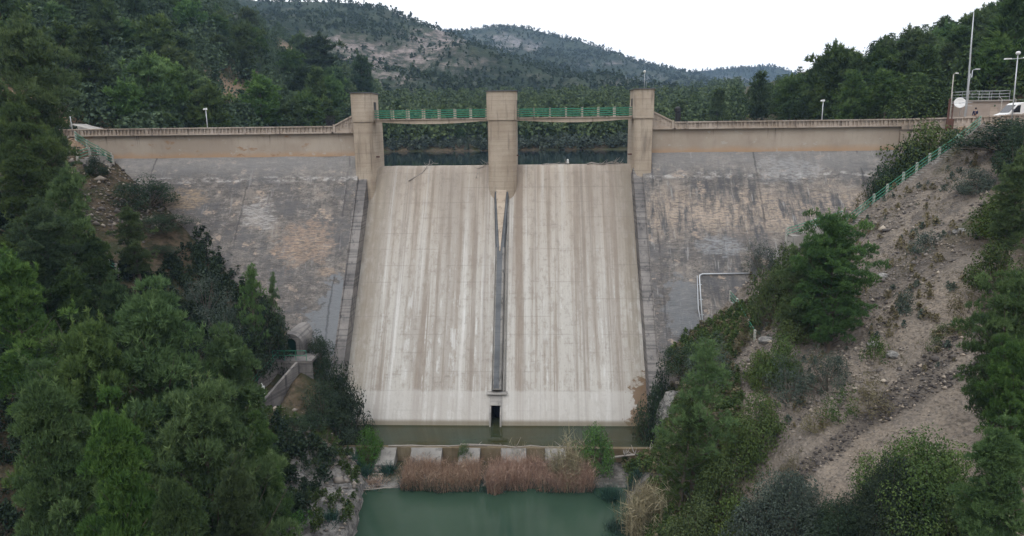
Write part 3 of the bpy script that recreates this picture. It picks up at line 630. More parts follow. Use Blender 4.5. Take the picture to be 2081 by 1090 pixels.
# wings
for sgn, xa, xb in ((-1, -52, -16.2), (1, 15.6, 51)):
    zs_ = np.concatenate([[1.32], np.arange(1.2, -26.6, -.25)]); xs_ = np.arange(xa, xb+.01, .3); xs_[-1] = xb
    X_, Z_ = np.meshgrid(xs_, zs_)
    crs = vn(X_*.25, Z_*3.)*.07; bl = fbm(X_*.25, Z_*.5+7, 5)*.16
    Yw = 78.86+K*(Z_-1.3)-crs+bl*(Z_ < 1.25)
    V_ = np.stack([X_, Yw, Z_], -1).reshape(-1, 3); i = np.arange(X_.size).reshape(X_.shape)
    F_ = np.stack([i[:-1, :-1], i[1:, :-1], i[1:, 1:], i[:-1, 1:]], -1).reshape(-1, 4)
    o = P(mesh('wing_face', V_, F_, WING, smooth=False)); o['label'] = 'rough board-marked %s wing of the dam' % ('left' if sgn < 0 else 'right')
    xe = xb-.02 if sgn < 0 else xa+.02
    mb = MB(); mb.prism([(77.85+K*1.2+.02, 1.2), (83, 1.2), (83, -7), (80+K*-26-.1, -26.5), (77.85+K*-26.5+.05, -26.5)], 'x', xe-.1, xe+.1); DB(mb, 'wing_side', WALLG)
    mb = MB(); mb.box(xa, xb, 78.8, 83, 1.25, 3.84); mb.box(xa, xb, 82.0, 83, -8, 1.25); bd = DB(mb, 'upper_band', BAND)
    mb = MB(); mb.box(xa, xb, 78.74, 83.1, 3.84, 3.9); DB(mb, 'road_deck', GREYC)
    mb = MB(); x0, x1 = (xa, -19.0) if sgn < 0 else (19.0, 43.6)
    mb.box(x0, x1, 78.42, 78.74, 3.82, 3.98); mb.box(x0, x1, 78.6, 78.7, 3.98, 4.52); mb.box(x0, x1, 78.4, 78.76, 4.52, 4.66)
    q = x0+.2; k = 0
    while q < x1-.15:
        wd = .16 if k % 9 == 0 else .06
        mb.box(q-wd, q+wd, 78.46+.01*(k % 9 == 0), 78.6, 3.98, 4.52); q += .42; k += 1
    pp = DB(mb, 'parapet', PARA)
    mb = MB(); mb.box(x0, x1, 82.9, 83.15, 3.9, 4.55); DB(mb, 'upstream_parapet', GREYC)
    # stair up to the footbridge with its sloping balustrade
    mb = MB(); m_ = lambda x: x*sgn
    poly = [(m_(19.0), 3.9), (m_(19.0), 4.5), (m_(16.4), 5.8), (m_(16.4), 3.9)]
    mb.prism(poly, 'y', 78.56, 78.7); cap = [(m_(19.05), 4.5), (m_(19.05), 4.66), (m_(16.4), 5.98), (m_(16.4), 5.8)]; mb.prism(cap, 'y', 78.4, 78.76)
    for k in range(6):
        xx = 18.8-.42*k; zt = 4.5+(19-xx)*.5; mb.box(m_(xx)-.06, m_(xx)+.06, 78.46, 78.56, zt-.55, zt)
    mb.box(min(m_(19), m_(18.75)), max(m_(19), m_(18.75)), 78.38, 78.8, 3.9, 4.8)
    mb.prism([(m_(19.2), 3.82), (m_(19.2), 3.98), (m_(16.4), 3.98), (m_(16.4), 3.82)], 'y', 78.42, 78.74)
    DB(mb, 'stair_balustrade', PARA)
    mb = MB()
    for k in range(7): mb.box(min(m_(18.6-.3*k), m_(16.4)), max(m_(18.6-.3*k), m_(16.4)), 79.0, 80.4, 3.9+.2*k, 4.1+.2*k-.002)
    DB(mb, 'steps', GREYC)
# right end of the parapet bends towards the camera and climbs to the car park
mb = MB(); n = 12
for k in range(n):
    def pt(t): return Vector((43.6+13*t, 78.58-1.6*t*t, 0)), .42*t*t
    (a_, za), (b_, zb_) = pt(k/n), pt((k+1)/n); d = (b_-a_); L_ = d.length; ang = math.atan2(d.y, d.x); zz = (za+zb_)/2
    m_ = Matrix.Translation(a_) @ Matrix.Rotation(ang, 4, 'Z')
    mb.box(0, L_+.01, -.18, .16, 3.5+zz, 3.98+zz, m_); mb.box(0, L_, -.0, .1, 3.98+zz, 4.52+zz, m_); mb.box(0, L_+.02, -.2, .18, 4.52+zz, 4.68+zz, m_)
    for q in range(2): mb.box(.2+q*.5, .34+q*.5, -.14, 0, 3.98+zz, 4.52+zz, m_)
    mb.box(0, L_+.01, -.0, .5, -1+zz, 3.5+zz, m_)
DB(mb, 'curved_parapet', PARA)

# footbridge over the two bays
for x0, x1, lab in ((-14.3, -1.62, 'footbridge with green rails over the left spillway bay'), (1.66, 14.44, 'footbridge with green rails over the right spillway bay')):
    fb = thing('footbridge', ((x0+x1)/2, 79.3, 5.3), lab, 'footbridge', 'footbridges between the towers'); xm = (x0+x1)/2; h = (x1-x0)/2
    mb = MB(); mb.box(-h, h, -.75, .75, -.1, 0); mb.build('deck', PARA, fb)
    for yy in (-.6, .45):
        pts = [(-h, -.1)]+[(-h+2*h*i/16, -.34-.24*math.sin(PI*min(1, max(0, (i/16-.06)/.88)))) for i in range(17)]+[(h, -.1)]
        mb = MB(); mb.prism(pts, 'y', yy, yy+.16); mb.build('girder', TOWER, fb)
    for yy in (-.7, .66):
        for k in range(8):
            xx = -h+.12+(2*h-.24)*k/7
            mb = MB(); mb.box(xx-.08, xx+.08, yy-.07, yy+.07, 0, 1.04); mb.build('post', PARA, fb)
        for zz in (.2, .44, .68, .92):
            mb = MB(); mb.box(-h+.03, h-.03, yy-.1, yy-.075, zz-.045, zz+.045) if yy < 0 else mb.box(-h+.03, h-.03, yy+.075, yy+.1, zz-.045, zz+.045); mb.build('rail', GREEN, fb)

# antenna on the right tower, lamps
def lamp(x, y, z0, h, label, lean=0, side=-1, r=.05):
    t = thing('street_lamp', (x, y, z0), label, 'lamp post', 'lamp posts along the dam crest')
    mb = MB(); mb.tube([(0, 0, -.3), (lean*.5, 0, h*.5), (lean, 0, h)], [r*1.2, r, r*.8], 10); mb.lathe([(0, .03), (.12, .03), (.12, 0), (.09, .12)], n=10); mb.build('pole', GALV, t, True)
    mb = MB(); mb.prism([(lean-.28, h), (lean-.22, h+.15), (lean+.1, h+.2), (lean+.16, h+.04), (lean+.1, h-.03)], 'y', -.11, .11); mb.build('lamp_head', WHITE, t)
    return t
lamp(-50.1, 80, 3.9, 2.75, 'leaning white lamp post at the far left end of the dam crest', -.12)
lamp(-34.1, 80, 3.9, 2.75, 'white lamp post on the crest midway along the left wing')
lamp(35.6, 80, 3.9, 2.75, 'white lamp post on the crest of the right wing')
t = thing('antenna_pole', (15.7, 78.9, 8.22), 'thin pole with a white globe on top of the right tower', 'antenna')
mb = MB(); mb.tube([(0, 0, -.1), (.02, 0, 1.75)], .028, 6); mb.tube([(.25, .3, -.1), (.25, .3, .8)], .012, 5); mb.build('pole', GALV, t, True)
mb = MB(); mb.lathe([(0, 1.68), (.09, 1.71), (.14, 1.83), (.1, 1.95), (0, 1.99)], n=14); mb.build('globe', WHITE, t, True)
# black lantern-like cabinets on the crest
def cabinet(x, y, label, frame):
    t = thing('valve_cabinet', (x, y, 3.9), label, 'cabinet')
    if frame:
        mb = MB()
        for a in (-.42, -.14, .14, .42): mb.box(a-.03, a+.03, -.3, -.24, 0, 1.9); mb.box(a-.03, a+.03, .24, .3, 0, 1.9)
        for z in (.9, 1.4, 1.88): mb.box(-.46, .46, -.33, -.3, z-.03, z+.03); mb.box(-.46, .46, .3, .33, z-.03, z+.03)
        mb.build('frame', BLACK, t); mb = MB(); mb.box(-.36, .36, -.2, .2, 0, 1.3); mb.build('body', BLACK, t)
    else:
        mb = MB(); mb.prism([(-.24, 0), (-.27, 1.7), (-.2, 1.75), (.26, 1.75), (.27, 1.6), (.24, 0)], 'y', -.25, .25); mb.build('body', BLACK, t)
        mb = MB(); mb.lathe([(.3, 1.75), (.34, 1.85), (.3, 2.2), (.18, 2.36), (0, 2.4)], (-.04, 0, 0), 12); mb.box(-.48, -.3, -.1, .1, 1.95, 2.15); mb.build('hood', BLACK, t)
cabinet(-20, 81, 'black slatted cabinet standing on the crest left of the left tower', True)
cabinet(19.7, 80, 'black hooded column on the crest right of the right tower', False)

# white pipe on the right wing
def yface(z, off=.0): return 78.86+K*(z-1.3)-off
t = thing('drain_pipe', (20.3, yface(-10.6), -10.6), 'white pipe bending down the rough right wing face', 'pipe')
mb = MB(); q = [(25.6, -10.5), (20.7, -10.55), (20.42, -10.65), (20.35, -10.9), (20.1, -15.6)]
mb.tube([(x-20.3, yface(z, .28)-yface(-10.6), z+10.6) for x, z in q], .075, 8); mb.build('pipe_run', GALV, t, True)
mb = MB(); mb.tube([(x-20.3, yface(z, .26)-yface(-10.6), z+10.6) for x, z in ((20.15, -10.7), (19.9, -13.5), (20.05, -15.6))], .045, 6); mb.build('cable_duct', GALV, t, True)
for z in (-11.5, -12.8, -14.1, -15.2):
    mb = MB(); mb.box(-.05-(z+10.6)*-.05, .25-(z+10.6)*-.05, yface(z, .3)-yface(-10.6), yface(z, -.1)-yface(-10.6), z+10.57, z+10.63); mb.build('bracket', GALV, t)

# railing and stair builders
def railing(pts, label, n_sub=1, h=1., nr=3, postm=None, zig=None):
    """pts: ground points in world space"""
    pts = [Vector(tuple(map(float, p))) for p in pts]; o0 = pts[0]
    t = thing('stair_railing', o0, label, 'railing')
    for p in pts:
        q = p-o0; mb = MB(); mb.box(q.x-.09, q.x+.09, q.y-.09, q.y+.09, q.z-.5, q.z+h+.04); mb.build('post', postm or PALEC, t)
    for k in range(nr):
        mb = MB(); mb.tube([(p.x-o0.x, p.y-o0.y-.11, p.z-o0.z+h*(k+1)/nr-.06) for p in pts], .038, 6); mb.build('rail', GREEN, t, True)
    mb = MB()
    for a, b in zip(pts[:-1], pts[1:]):
        d = b-a; L_ = math.hypot(d.x, d.y); ang = math.atan2(d.y, d.x); nst = max(2, int(abs(d.z)/.2)) if abs(d.z) > .3 else 1
        m_ = Matrix.Translation(a-o0) @ Matrix.Rotation(ang, 4, 'Z')
        for s_ in range(nst): zz = d.z*(s_+.5)/nst; mb.box(L_*s_/nst, L_*(s_+1)/nst, -.08, .95, zz-1.2, zz+.03, m_)
    mb.build('stair_flight', GREYC, t)
    return t
def atg(px, py, Y): p = at(px, py, Y=Y); return p
R1 = [(1990, 303, 73.5), (1945, 328, 73), (1908, 352, 72.6), (1888, 361, 72.3), (1862, 376, 72), (1835, 391, 71.7), (1802, 401, 71.2), (1775, 417, 70.9), (1747, 434, 70.5), (1716, 443, 70.8)]
def ridge(px, py, y1=75.5):
    for q in range(py-60, py+160, 2):
        h = hit(px, q, 50, y1)
        if h[1] < y1-.25: return h
    return at(px, py, Y=71)
railing([ridge(a, b) for a, b, c in R1], 'green railing beside the long stair down the bare right slope')
railing([at(a, b, Y=c) for a, b, c in ((1710, 446, 71.2), (1655, 463, 71.3), (1600, 480, 70.9), (1597, 484, 70.2))], 'short level green railing across the foot of the right wing', h=.9)
railing([hit(a, b, 50, 75) for a, b, c in ((1483, 612, 67.2), (1497, 628, 66.6), (1508, 650, 66), (1520, 672, 65.4), (1533, 694, 64.8))], 'green railing on the steep steps near the white pipe', h=.95)
railing([ridge(a, b, 78.5) for a, b, c in ((155, 296, 77.2), (178, 305, 77), (200, 316, 76.8), (228, 334, 76.4))], 'green railing descending from the left end of the crest')
railing([ridge(a, b, 78) for a, b, c in ((231, 336, 76), (217, 356, 75.2), (205, 366, 74.6), (183, 378, 73.8), (158, 388, 73))], 'green railing on the lower flight that doubles back at left')
railing([at(a, b, Y=c) for a, b, c in ((205, 545, 60), (222, 548, 60.3), (238, 556, 60.2))], 'short green railing among the trees low on the left slope', h=.9)
railing([at(a, b, Y=c) for a, b, c in ((108, 420, 64), (96, 436, 63.5), (90, 445, 63))], 'green railing glimpsed high between the left pines', h=1.)
railing([at(a, b, Y=c) for a, b, c in ((52, 492, 61), (46, 500, 60.5), (40, 503, 60))], 'green railing glimpsed between pines near the left edge', h=1.)

# arched gallery entrance and its concrete channel on the left
gx, gz = -19.7, -16.9; gy = yface(gz)
t = thing('gallery_entrance', (gx, gy-2.2, gz), 'arched concrete entrance with a green door at the foot of the left wing', 'entrance')
def arch(w, h, n=12): return [(-w, 0)]+[(-w*math.cos(PI*i/n), h-w+w*math.sin(PI*i/n)) for i in range(n+1)]+[(w, 0)]
outer = arch(1.1, 2.2); inner = arch(.52, 1.75); mb = MB()
n_ = len(outer); yf, yb_ = -.2, 4.5
vs = [(u, yf, v) for u, v in outer]+[(u, yf, v) for u, v in inner]+[(u, yb_, v) for u, v in outer]+[(u, .5, v) for u, v in inner]
fs = [(i, i+1, n_+i+1, n_+i) for i in range(n_-1)]+[(i+1, i, 2*n_+i, 2*n_+i+1) for i in range(n_-1)]+[(n_+i, n_+i+1, 3*n_+i+1, 3*n_+i) for i in range(n_-1)]
mb.add(vs, fs); mb.build('vault', WALLG, t, fixn=True)
mb = MB(); mb.prism(inner, 'y', .42, .5); dd = mb.build('door', DGREEN, t)
mb = MB(); mb.box(.3, .36, .36, .42, .9, 1.1); mb.build('handle', GALV, dd)
mb = MB(); mb.box(-1.6, 2.4, -1.6, 0.6, -.25, 0); mb.box(-1.6, 2.4, -1.5, -1.3, -2.5, -.25); mb.build('landing', WALLG, t)
mb = MB()
for zz in (.5, .95): mb.tube([(-1.3, -1.5, zz), (1.9, -1.5, zz)], .03, 6)
for xx in (-1.3, -.2, .9, 1.9): mb.tube([(xx, -1.5, 0), (xx, -1.5, .97)], .03, 6)
mb.build('landing_rail', GREEN, t)
a0 = np.array([gx, gy-3.6, gz-.4]); a1 = np.array([-21.6, 55.4, -19.7])
t = thing('concrete_channel', tuple(a0), 'open concrete channel sloping down from the arched entrance', 'channel')
dv = a1-a0; Lc = math.hypot(dv[0], dv[1]); ang = math.atan2(dv[1], dv[0]); m_ = Matrix.Rotation(ang, 4, 'Z')
def cbar(mb, s0, s1, n0, n1, h0, h1):
    z = lambda s_: dv[2]*s_/Lc
    vs = [(s0, n0, z(s0)+h0), (s1, n0, z(s1)+h0), (s1, n1, z(s1)+h0), (s0, n1, z(s0)+h0), (s0, n0, z(s0)+h1), (s1, n0, z(s1)+h1), (s1, n1, z(s1)+h1), (s0, n1, z(s0)+h1)]
    mb.add([tuple(m_ @ Vector(v)) for v in vs], [(3, 2, 1, 0), (4, 5, 6, 7), (0, 1, 5, 4), (1, 2, 6, 5), (2, 3, 7, 6), (3, 0, 4, 7)])
for nm, n0, n1 in (('side_wall', -1.15, -.9), ('side_wall', .95, 1.2)):
    mb = MB(); cbar(mb, 0, Lc, n0, n1, -4, .35); mb.build(nm, WALLG, t)
mb = MB(); cbar(mb, 0, Lc, -.9, .95, -2.4, -1.3); mb.build('channel_floor', RUST, t)
mb = MB(); cbar(mb, Lc-.25, Lc, -.9, .95, -1.3, .33); mb.build('end_wall', GREYC, t)
mb = MB(); cbar(mb, Lc*.62, Lc*.62+.12, .1, .22, -1.3, 1.0); cbar(mb, Lc*.66, Lc*.66+.12, .5, .62, -1.3, 1.0); mb.build('gate_posts', WHITE, t)
mb = MB()
for hh in (.7, 1.1): mb.tube([tuple(m_ @ Vector((s_, -1.02, dv[2]*s_/Lc+hh))) for s_ in np.linspace(0, Lc, 7)], .028, 6)
for s_ in np.linspace(0, Lc, 7): mb.tube([tuple(m_ @ Vector((s_, -1.02, dv[2]*s_/Lc+.3))), tuple(m_ @ Vector((s_, -1.02, dv[2]*s_/Lc+1.12)))], .028, 6)
mb.build('channel_rail', GREEN, t)

# baffle blocks and sill of the stilling basin
t = thing('basin_sill', (0, 57.0, -25), 'low concrete sill holding back the basin water below the spillway', 'sill')
mb = MB(); mb.box(-15.2, 15.2, -.12, .28, -1, 1.4); mb.build('sill_beam', MUD, t)
def block(x0, x1, label, yb=55.2, zb=-24.45, zt=-23.58, ty=56.86):
    cx_ = (x0+x1)/2; h = (x1-x0)/2; t = MB(); y0 = ty
    t.prism([(0, zt+25), (yb-y0, zb+25), (yb-y0+.1, -.8), (0, -.8)], 'x', -h, h)
    t.prism([(.0, zt+25.02), (-.14, zt+25-.1), (-.14, -.8), (0, -.8)], 'x', -h-.05, -h-.003)
    o = t.build('baffle_block', BLK); o.location = (cx_, y0, -25); tag(o, label, 'concrete block', 'sloping baffle blocks along the basin sill')
block(-14.9, -12.3, 'largest sloping concrete block at the left end of the sill', 54.9, -24.3)
block(-10.4, -8.7, 'sloping concrete block behind the bright green bush')
block(-7.35, -4.6, 'wide pale concrete block left of the small green sapling')
block(-3.05, -1.2, 'pale concrete block under the small green sapling')
block(.7, 2.9, 'concrete block behind the right reeds, nearest the centre')
block(4.6, 6.4, 'concrete block behind the middle of the right reed bed')
rs0 = random.Random(4)
def branch(name, pts, r, label, forks=5, mat=WOODG):
    pts = [Vector(tuple(map(float, p))) for p in pts]; o0 = pts[0]; mb = MB()
    q = []
    for a, b in zip(pts[:-1], pts[1:]):
        for k in range(4): q.append(a.lerp(b, k/4)+Vector([rs0.uniform(-1, 1)*r*1.2 for _ in range(3)]))
    q.append(pts[-1]); q = [v-o0 for v in q]; n = len(q)
    mb.tube(q, [r*(1-.75*i/n) for i in range(n)], 6)
    for _ in range(forks):
        i = rs0.randrange(n//3, n-1); d = Vector([rs0.uniform(-1, 1), rs0.uniform(-1, 1), rs0.uniform(-.1, .8)]).normalized()*rs0.uniform(.4, 1.0)
        mb.tube([q[i], q[i]+d*.5, q[i]+d+Vector((0, 0, .1))], [r*.45, r*.3, r*.1], 5)
    o = mb.build(name, mat, None, True); o.location = o0; tag(o, label, 'driftwood'); return o
def sp(px, py, off=.1): 
    d = ray(px, py); t_ = (80+K*CZ)/(d[1]-K*d[2]); p = CP+d*t_; return p+np.array([0, -off, off*.4])
branch('driftwood', [sp(832, 368), sp(858, 352), (-8.6, 80.0, .2), (-7.6, 81, .25)], .075, 'bleached branch lying over the crest of the left bay', 7)
branch('driftwood', [sp(968, 362), sp(972, 345), (-1.9, 80.2, .15), (-1.8, 80.6, .45)], .065, 'twisted driftwood snagged on the crest beside the centre tower', 8)
branch('driftwood', [(4.5, 80.3, .0), (6.4, 80.6, .12), (7.6, 80.2, .1)], .06, 'thin stick along the crest under the white buoy', 5)
branch('driftwood', [(9.6, 80.5, .08), (11.6, 80.2, .1), (13.8, 80.6, .1)], .1, 'driftwood caught on the crest near the right tower', 14)
branch('driftwood', [(-9.5, 56.9, -23.5), (-5, 57.1, -23.5), (-.5, 57.0, -23.45)], .07, 'long pale log lying along the left half of the basin sill', 3)
branch('driftwood', [(-3, 57.1, -23.4), (2, 56.9, -23.45), (7.5, 57.1, -23.5)], .07, 'long log lying along the right half of the basin sill', 4)
branch('driftwood', [(9.2, 56.0, -24.2), (12.5, 56.3, -23.9), (15.0, 57.0, -23.3)], .12, 'tangle of grey branches at the right end of the sill', 22)
branch('driftwood', [(-12.5, 56.5, -23.6), (-11.9, 54.8, -24.6)], .08, 'pale pole leaning on the largest sloping block', 1)
branch('driftwood', [(-10.6, 51.7, -24.9), (-8.3, 51.9, -24.75), (-7.3, 52.4, -24.6)], .06, 'floating pole beside the left bank of the green pool', 1)
t = MB(); t.lathe([(0, 0), (.12, .03), (.16, .16), (.1, .3), (.13, .4), (.07, .52), (0, .54)], n=14); o = t.build('marker_buoy', WHITE, None, True); o.location = (7.42, 80.5, .06); tag(o, 'small white float standing on the crest of the right bay', 'buoy')

# ------------------------------------------------------------ right abutment: hut, van, person, masts
t = thing('control_hut', (58.2, 89.5, 3.8), 'small beige control hut with a railed flat roof behind the parapet', 'hut')
mb = MB(); mb.box(-2.4, 2.6, -1.6, 1.8, 0, 2.75); w_ = mb.build('wall', HUT, t)
mb = MB(); mb.box(-2.6, 2.8, -1.8, 2.0, 2.75, 2.93); rf = mb.build('roof', GREYC, t)
mb = MB()
for zz in (3.3, 3.65, 4.0): mb.tube([(-2.3, -1.6, zz), (2.5, -1.6, zz), (2.5, 1.8, zz), (-2.3, 1.8, zz), (-2.3, -1.6, zz)], .02, 6)
for xx, yy in [(a, b) for a in (-2.3, -1.1, .1, 1.3, 2.5) for b in (-1.6, 1.8)]: mb.tube([(xx, yy, 2.93), (xx, yy, 4.02)], .02, 6)
mb.build('roof_railing', GALV, t)
mb = MB(); mb.box(.4, 1.3, -1.65, -1.6, 0, 2.1); dr = mb.build('door', PARA, t); mb = MB(); mb.box(1.12, 1.18, -1.7, -1.65, .95, 1.1); mb.build('handle', GALV, dr)
t = thing('mast', (51.3, 80.2, 3.8), 'tall tapering white mast by the hut reaching above the trees', 'mast')
mb = MB(); mb.tube([(0, 0, -.3), (-.1, 0, 4), (-.3, 0, 8), (-.45, 0, 12)], [.13, .11, .08, .035], 12); mb.build('pole', GALV, t, True)
mb = MB(); mb.lathe([(0, 0), (.3, 0), (.3, .04), (.15, .05)], n=12); mb.build('base_plate', GALV, t)
t = thing('satellite_dish', (52.6, 84, 3.8), 'white round dish on a short post left of the hut', 'dish')
mb = MB(); mb.tube([(.4, .3, 0), (.4, .3, 2.2), (0, 0, 2.5)], .06, 8); mb.build('post', GALV, t, True)
mb = MB(); R_ = Matrix.Rotation(rad(70), 4, 'X') @ Matrix.Rotation(rad(-15), 4, 'Y'); pf = [(0, 0), (.3, .04), (.52, .13), (.62, .2), (.6, .22), (.5, .17), (.28, .09), (0, .05)]
q = MB(); q.lathe(pf, n=24); mb.add([tuple(R_ @ Vector(v)+Vector((0, -.1, 2.5))) for v in q.v], q.f); mb.build('reflector', WHITE, t, True)
mb = MB(); mb.tube([(0, -.15, 2.5), (.1, -.75, 2.6)], .03, 6); mb.build('feed_arm', GALV, t)
def pole_lamp(x, y, z0, h, label, double=False, arm=.5, name='street_lamp', mat=GALV, lean=0.):
    t = thing(name, (x, y, z0), label, 'lamp post')
    mb = MB(); mb.tube([(0, 0, -.3), (lean, 0, h)], [.075, .05], 10); mb.build('pole', mat, t, True)
    if double:
        mb = MB(); mb.tube([(lean-.75, 0, h-.45), (lean+.75, 0, h-.35)], .035, 6); mb.build('cross_arm', mat, t)
        for s_ in (-1, 1):
            mb = MB(); mb.prism([(lean+s_*.95-.3, h-.42+.05*s_), (lean+s_*.95-.25, h-.3+.05*s_), (lean+s_*.95+.25, h-.3+.05*s_), (lean+s_*.95+.3, h-.42+.05*s_)], 'y', -.2, .2); mb.build('floodlight', WHITE, t)
        mb = MB(); mb.lathe([(0, h-.05), (.16, h), (.24, h+.14), (.16, h+.3), (0, h+.34)], (lean, 0, 0), 14); mb.build('globe', WHITE, t, True)
    elif arm:
        mb = MB(); mb.tube([(lean, 0, h-.1), (lean+arm*.3, 0, h+.08), (lean+arm, 0, h+.12)], .035, 6); mb.build('arm', mat, t, True)
        mb = MB(); mb.prism([(lean+arm*.8, h+.06), (lean+arm*.8, h+.2), (lean+arm*1.9, h+.17), (lean+arm*1.9, h+.08)], 'y', -.12, .12); mb.build('lamp_head', WHITE, t)
pole_lamp(48.95, 79.0, 3.9, 5.35, 'slim brownish lamp post beside the rusty gate post', arm=.25, mat=PALEC, lean=-.15)
pole_lamp(58.7, 92.5, 3.8, 6.7, 'curved white lamp post rising behind the hut roof', arm=.45)
pole_lamp(53.9, 76.4, 3.6, 7.4, 'floodlight pole with two heads and a globe in front of the van', True, lean=-.3)
t = MB(); t.tube([(0, 0, 0), (.0, 0, 6.2)], [.045, .03], 8); o = t.build('aerial_pole', GALV, None, True); o.location = (57.5, 90.8, 3.8); tag(o, 'bare thin pole standing behind the hut railing', 'pole')
t = thing('gate_post', (47.95, 77.6, 3.3), 'rusty gate frame post fixed across the parapet end', 'gate post')
mb = MB(); mb.box(-.1, .1, -.06, .06, 0, 3.4); mb.box(.35, .43, -.05, .05, .4, 2.9); mb.build('upright', RUST, t)
mb = MB(); mb.box(-.2, .5, -.3, -.05, .2, 1.3); mb.build('bracket', RUST, t)
mb = MB(); mb.tube([(0, 0, 2.9), (2.6, .4, 2.95)], .03, 6); mb.tube([(0, 0, 2.6), (2.6, .4, 2.62)], .02, 6); mb.build('crossbar', GALV, t)
# fence behind the van
t = thing('mesh_fence', (60, 86.5, 3.8), 'post and wire fence with angled tops behind the white van', 'fence')
for k in range(5):
    mb = MB(); mb.tube([(-1+k*1.6, 0, 0), (-1+k*1.6, 0, 2.9), (-1.35+k*1.6, 0, 3.25)], .04, 6); mb.build('post', PALEC, t)
for zz in (1, 1.9, 2.85):
    mb = MB(); mb.tube([(-1, 0, zz), (5.4, 0, zz)], .012, 5); mb.build('wire', GALV, t)
# van, facing left
t = thing('delivery_van', (58.9, 82.6, 3.85), 'white panel van with red markings parked behind the right parapet', 'van')
side = [(-2.75, .45), (-2.8, .75), (-2.72, 1.02), (-2.2, 1.22), (-1.95, 1.32), (-1.25, 2.2), (-1.0, 2.36), (-.6, 2.44), (2.9, 2.46), (3.0, 2.3), (3.02, .45)]
mb = MB(); mb.prism(side, 'y', -.95, .95); bo = mb.build('body', WHITE, t)
bv = bo.modifiers.new('b', 'BEVEL'); bv.width = .09; bv.segments = 3; bv.limit_method = 'ANGLE'; bv.angle_limit = .6
mb = MB(); mb.prism([(-1.97, 1.36), (-1.93, 1.36), (-1.29, 2.17), (-1.33, 2.17)], 'y', -.8, .8); mb.build('windscreen', GLASS, t)
mb = MB(); mb.prism([(-1.72, 1.33), (-1.2, 2.1), (-.85, 2.15), (-.85, 1.33)], 'y', -.965, -.955); mb.build('side_window', GLASS, t)
mb = MB(); mb.prism([(-2.74, .85), (-2.6, 1.08), (-2.35, 1.15), (-2.5, .9)], 'y', -.965, -.94); mb.build('headlight', GLASS, t)
mb = MB(); mb.box(-2.88, -2.7, -.9, .9, .3, .62); mb.build('bumper', BLACK, t)
mb = MB(); mb.box(-1.75, -1.6, -1.2, -.96, 1.35, 1.7); mb.build('mirror', BLACK, t)
for xx in (-1.85, 2.0):
    for s_ in (-1, 1):
        mb = MB(); n_ = 20; mb.add([(xx+.36*math.cos(2*PI*k/n_), s_*y_, .36+.36*math.sin(2*PI*k/n_)) for y_ in (.72, .98) for k in range(n_)], [tuple(range(n_)), tuple(range(n_, 2*n_))]+[(k, (k+1) % n_, n_+(k+1) % n_, n_+k) for k in range(n_)])
        wh = mb.build('wheel', RUBBER, t); mb = MB(); mb.add([(xx+.2*math.cos(2*PI*k/n_), s_*.99, .36+.2*math.sin(2*PI*k/n_)) for k in range(n_)], [tuple(range(n_))]); mb.build('rim', GALV, wh)
mb = MB(); mb.prism([(.1, 1.55), (.2, 1.85), (.5, 1.85), (.42, 1.55)], 'y', -.962, -.952); mb.build('emblem', PINK, t)
for k, (a, b) in enumerate(((1.35, 1.62), (1.7, 1.97), (2.05, 2.3))):
    mb = MB(); mb.box(a, b, -.962, -.952, 1.72, 1.98); mb.build('red_marking', RED, t)
mb = MB(); mb.box(.0, .9, -.96, -.952, .9, 1.2); mb.build('grey_marking', GALV, t)
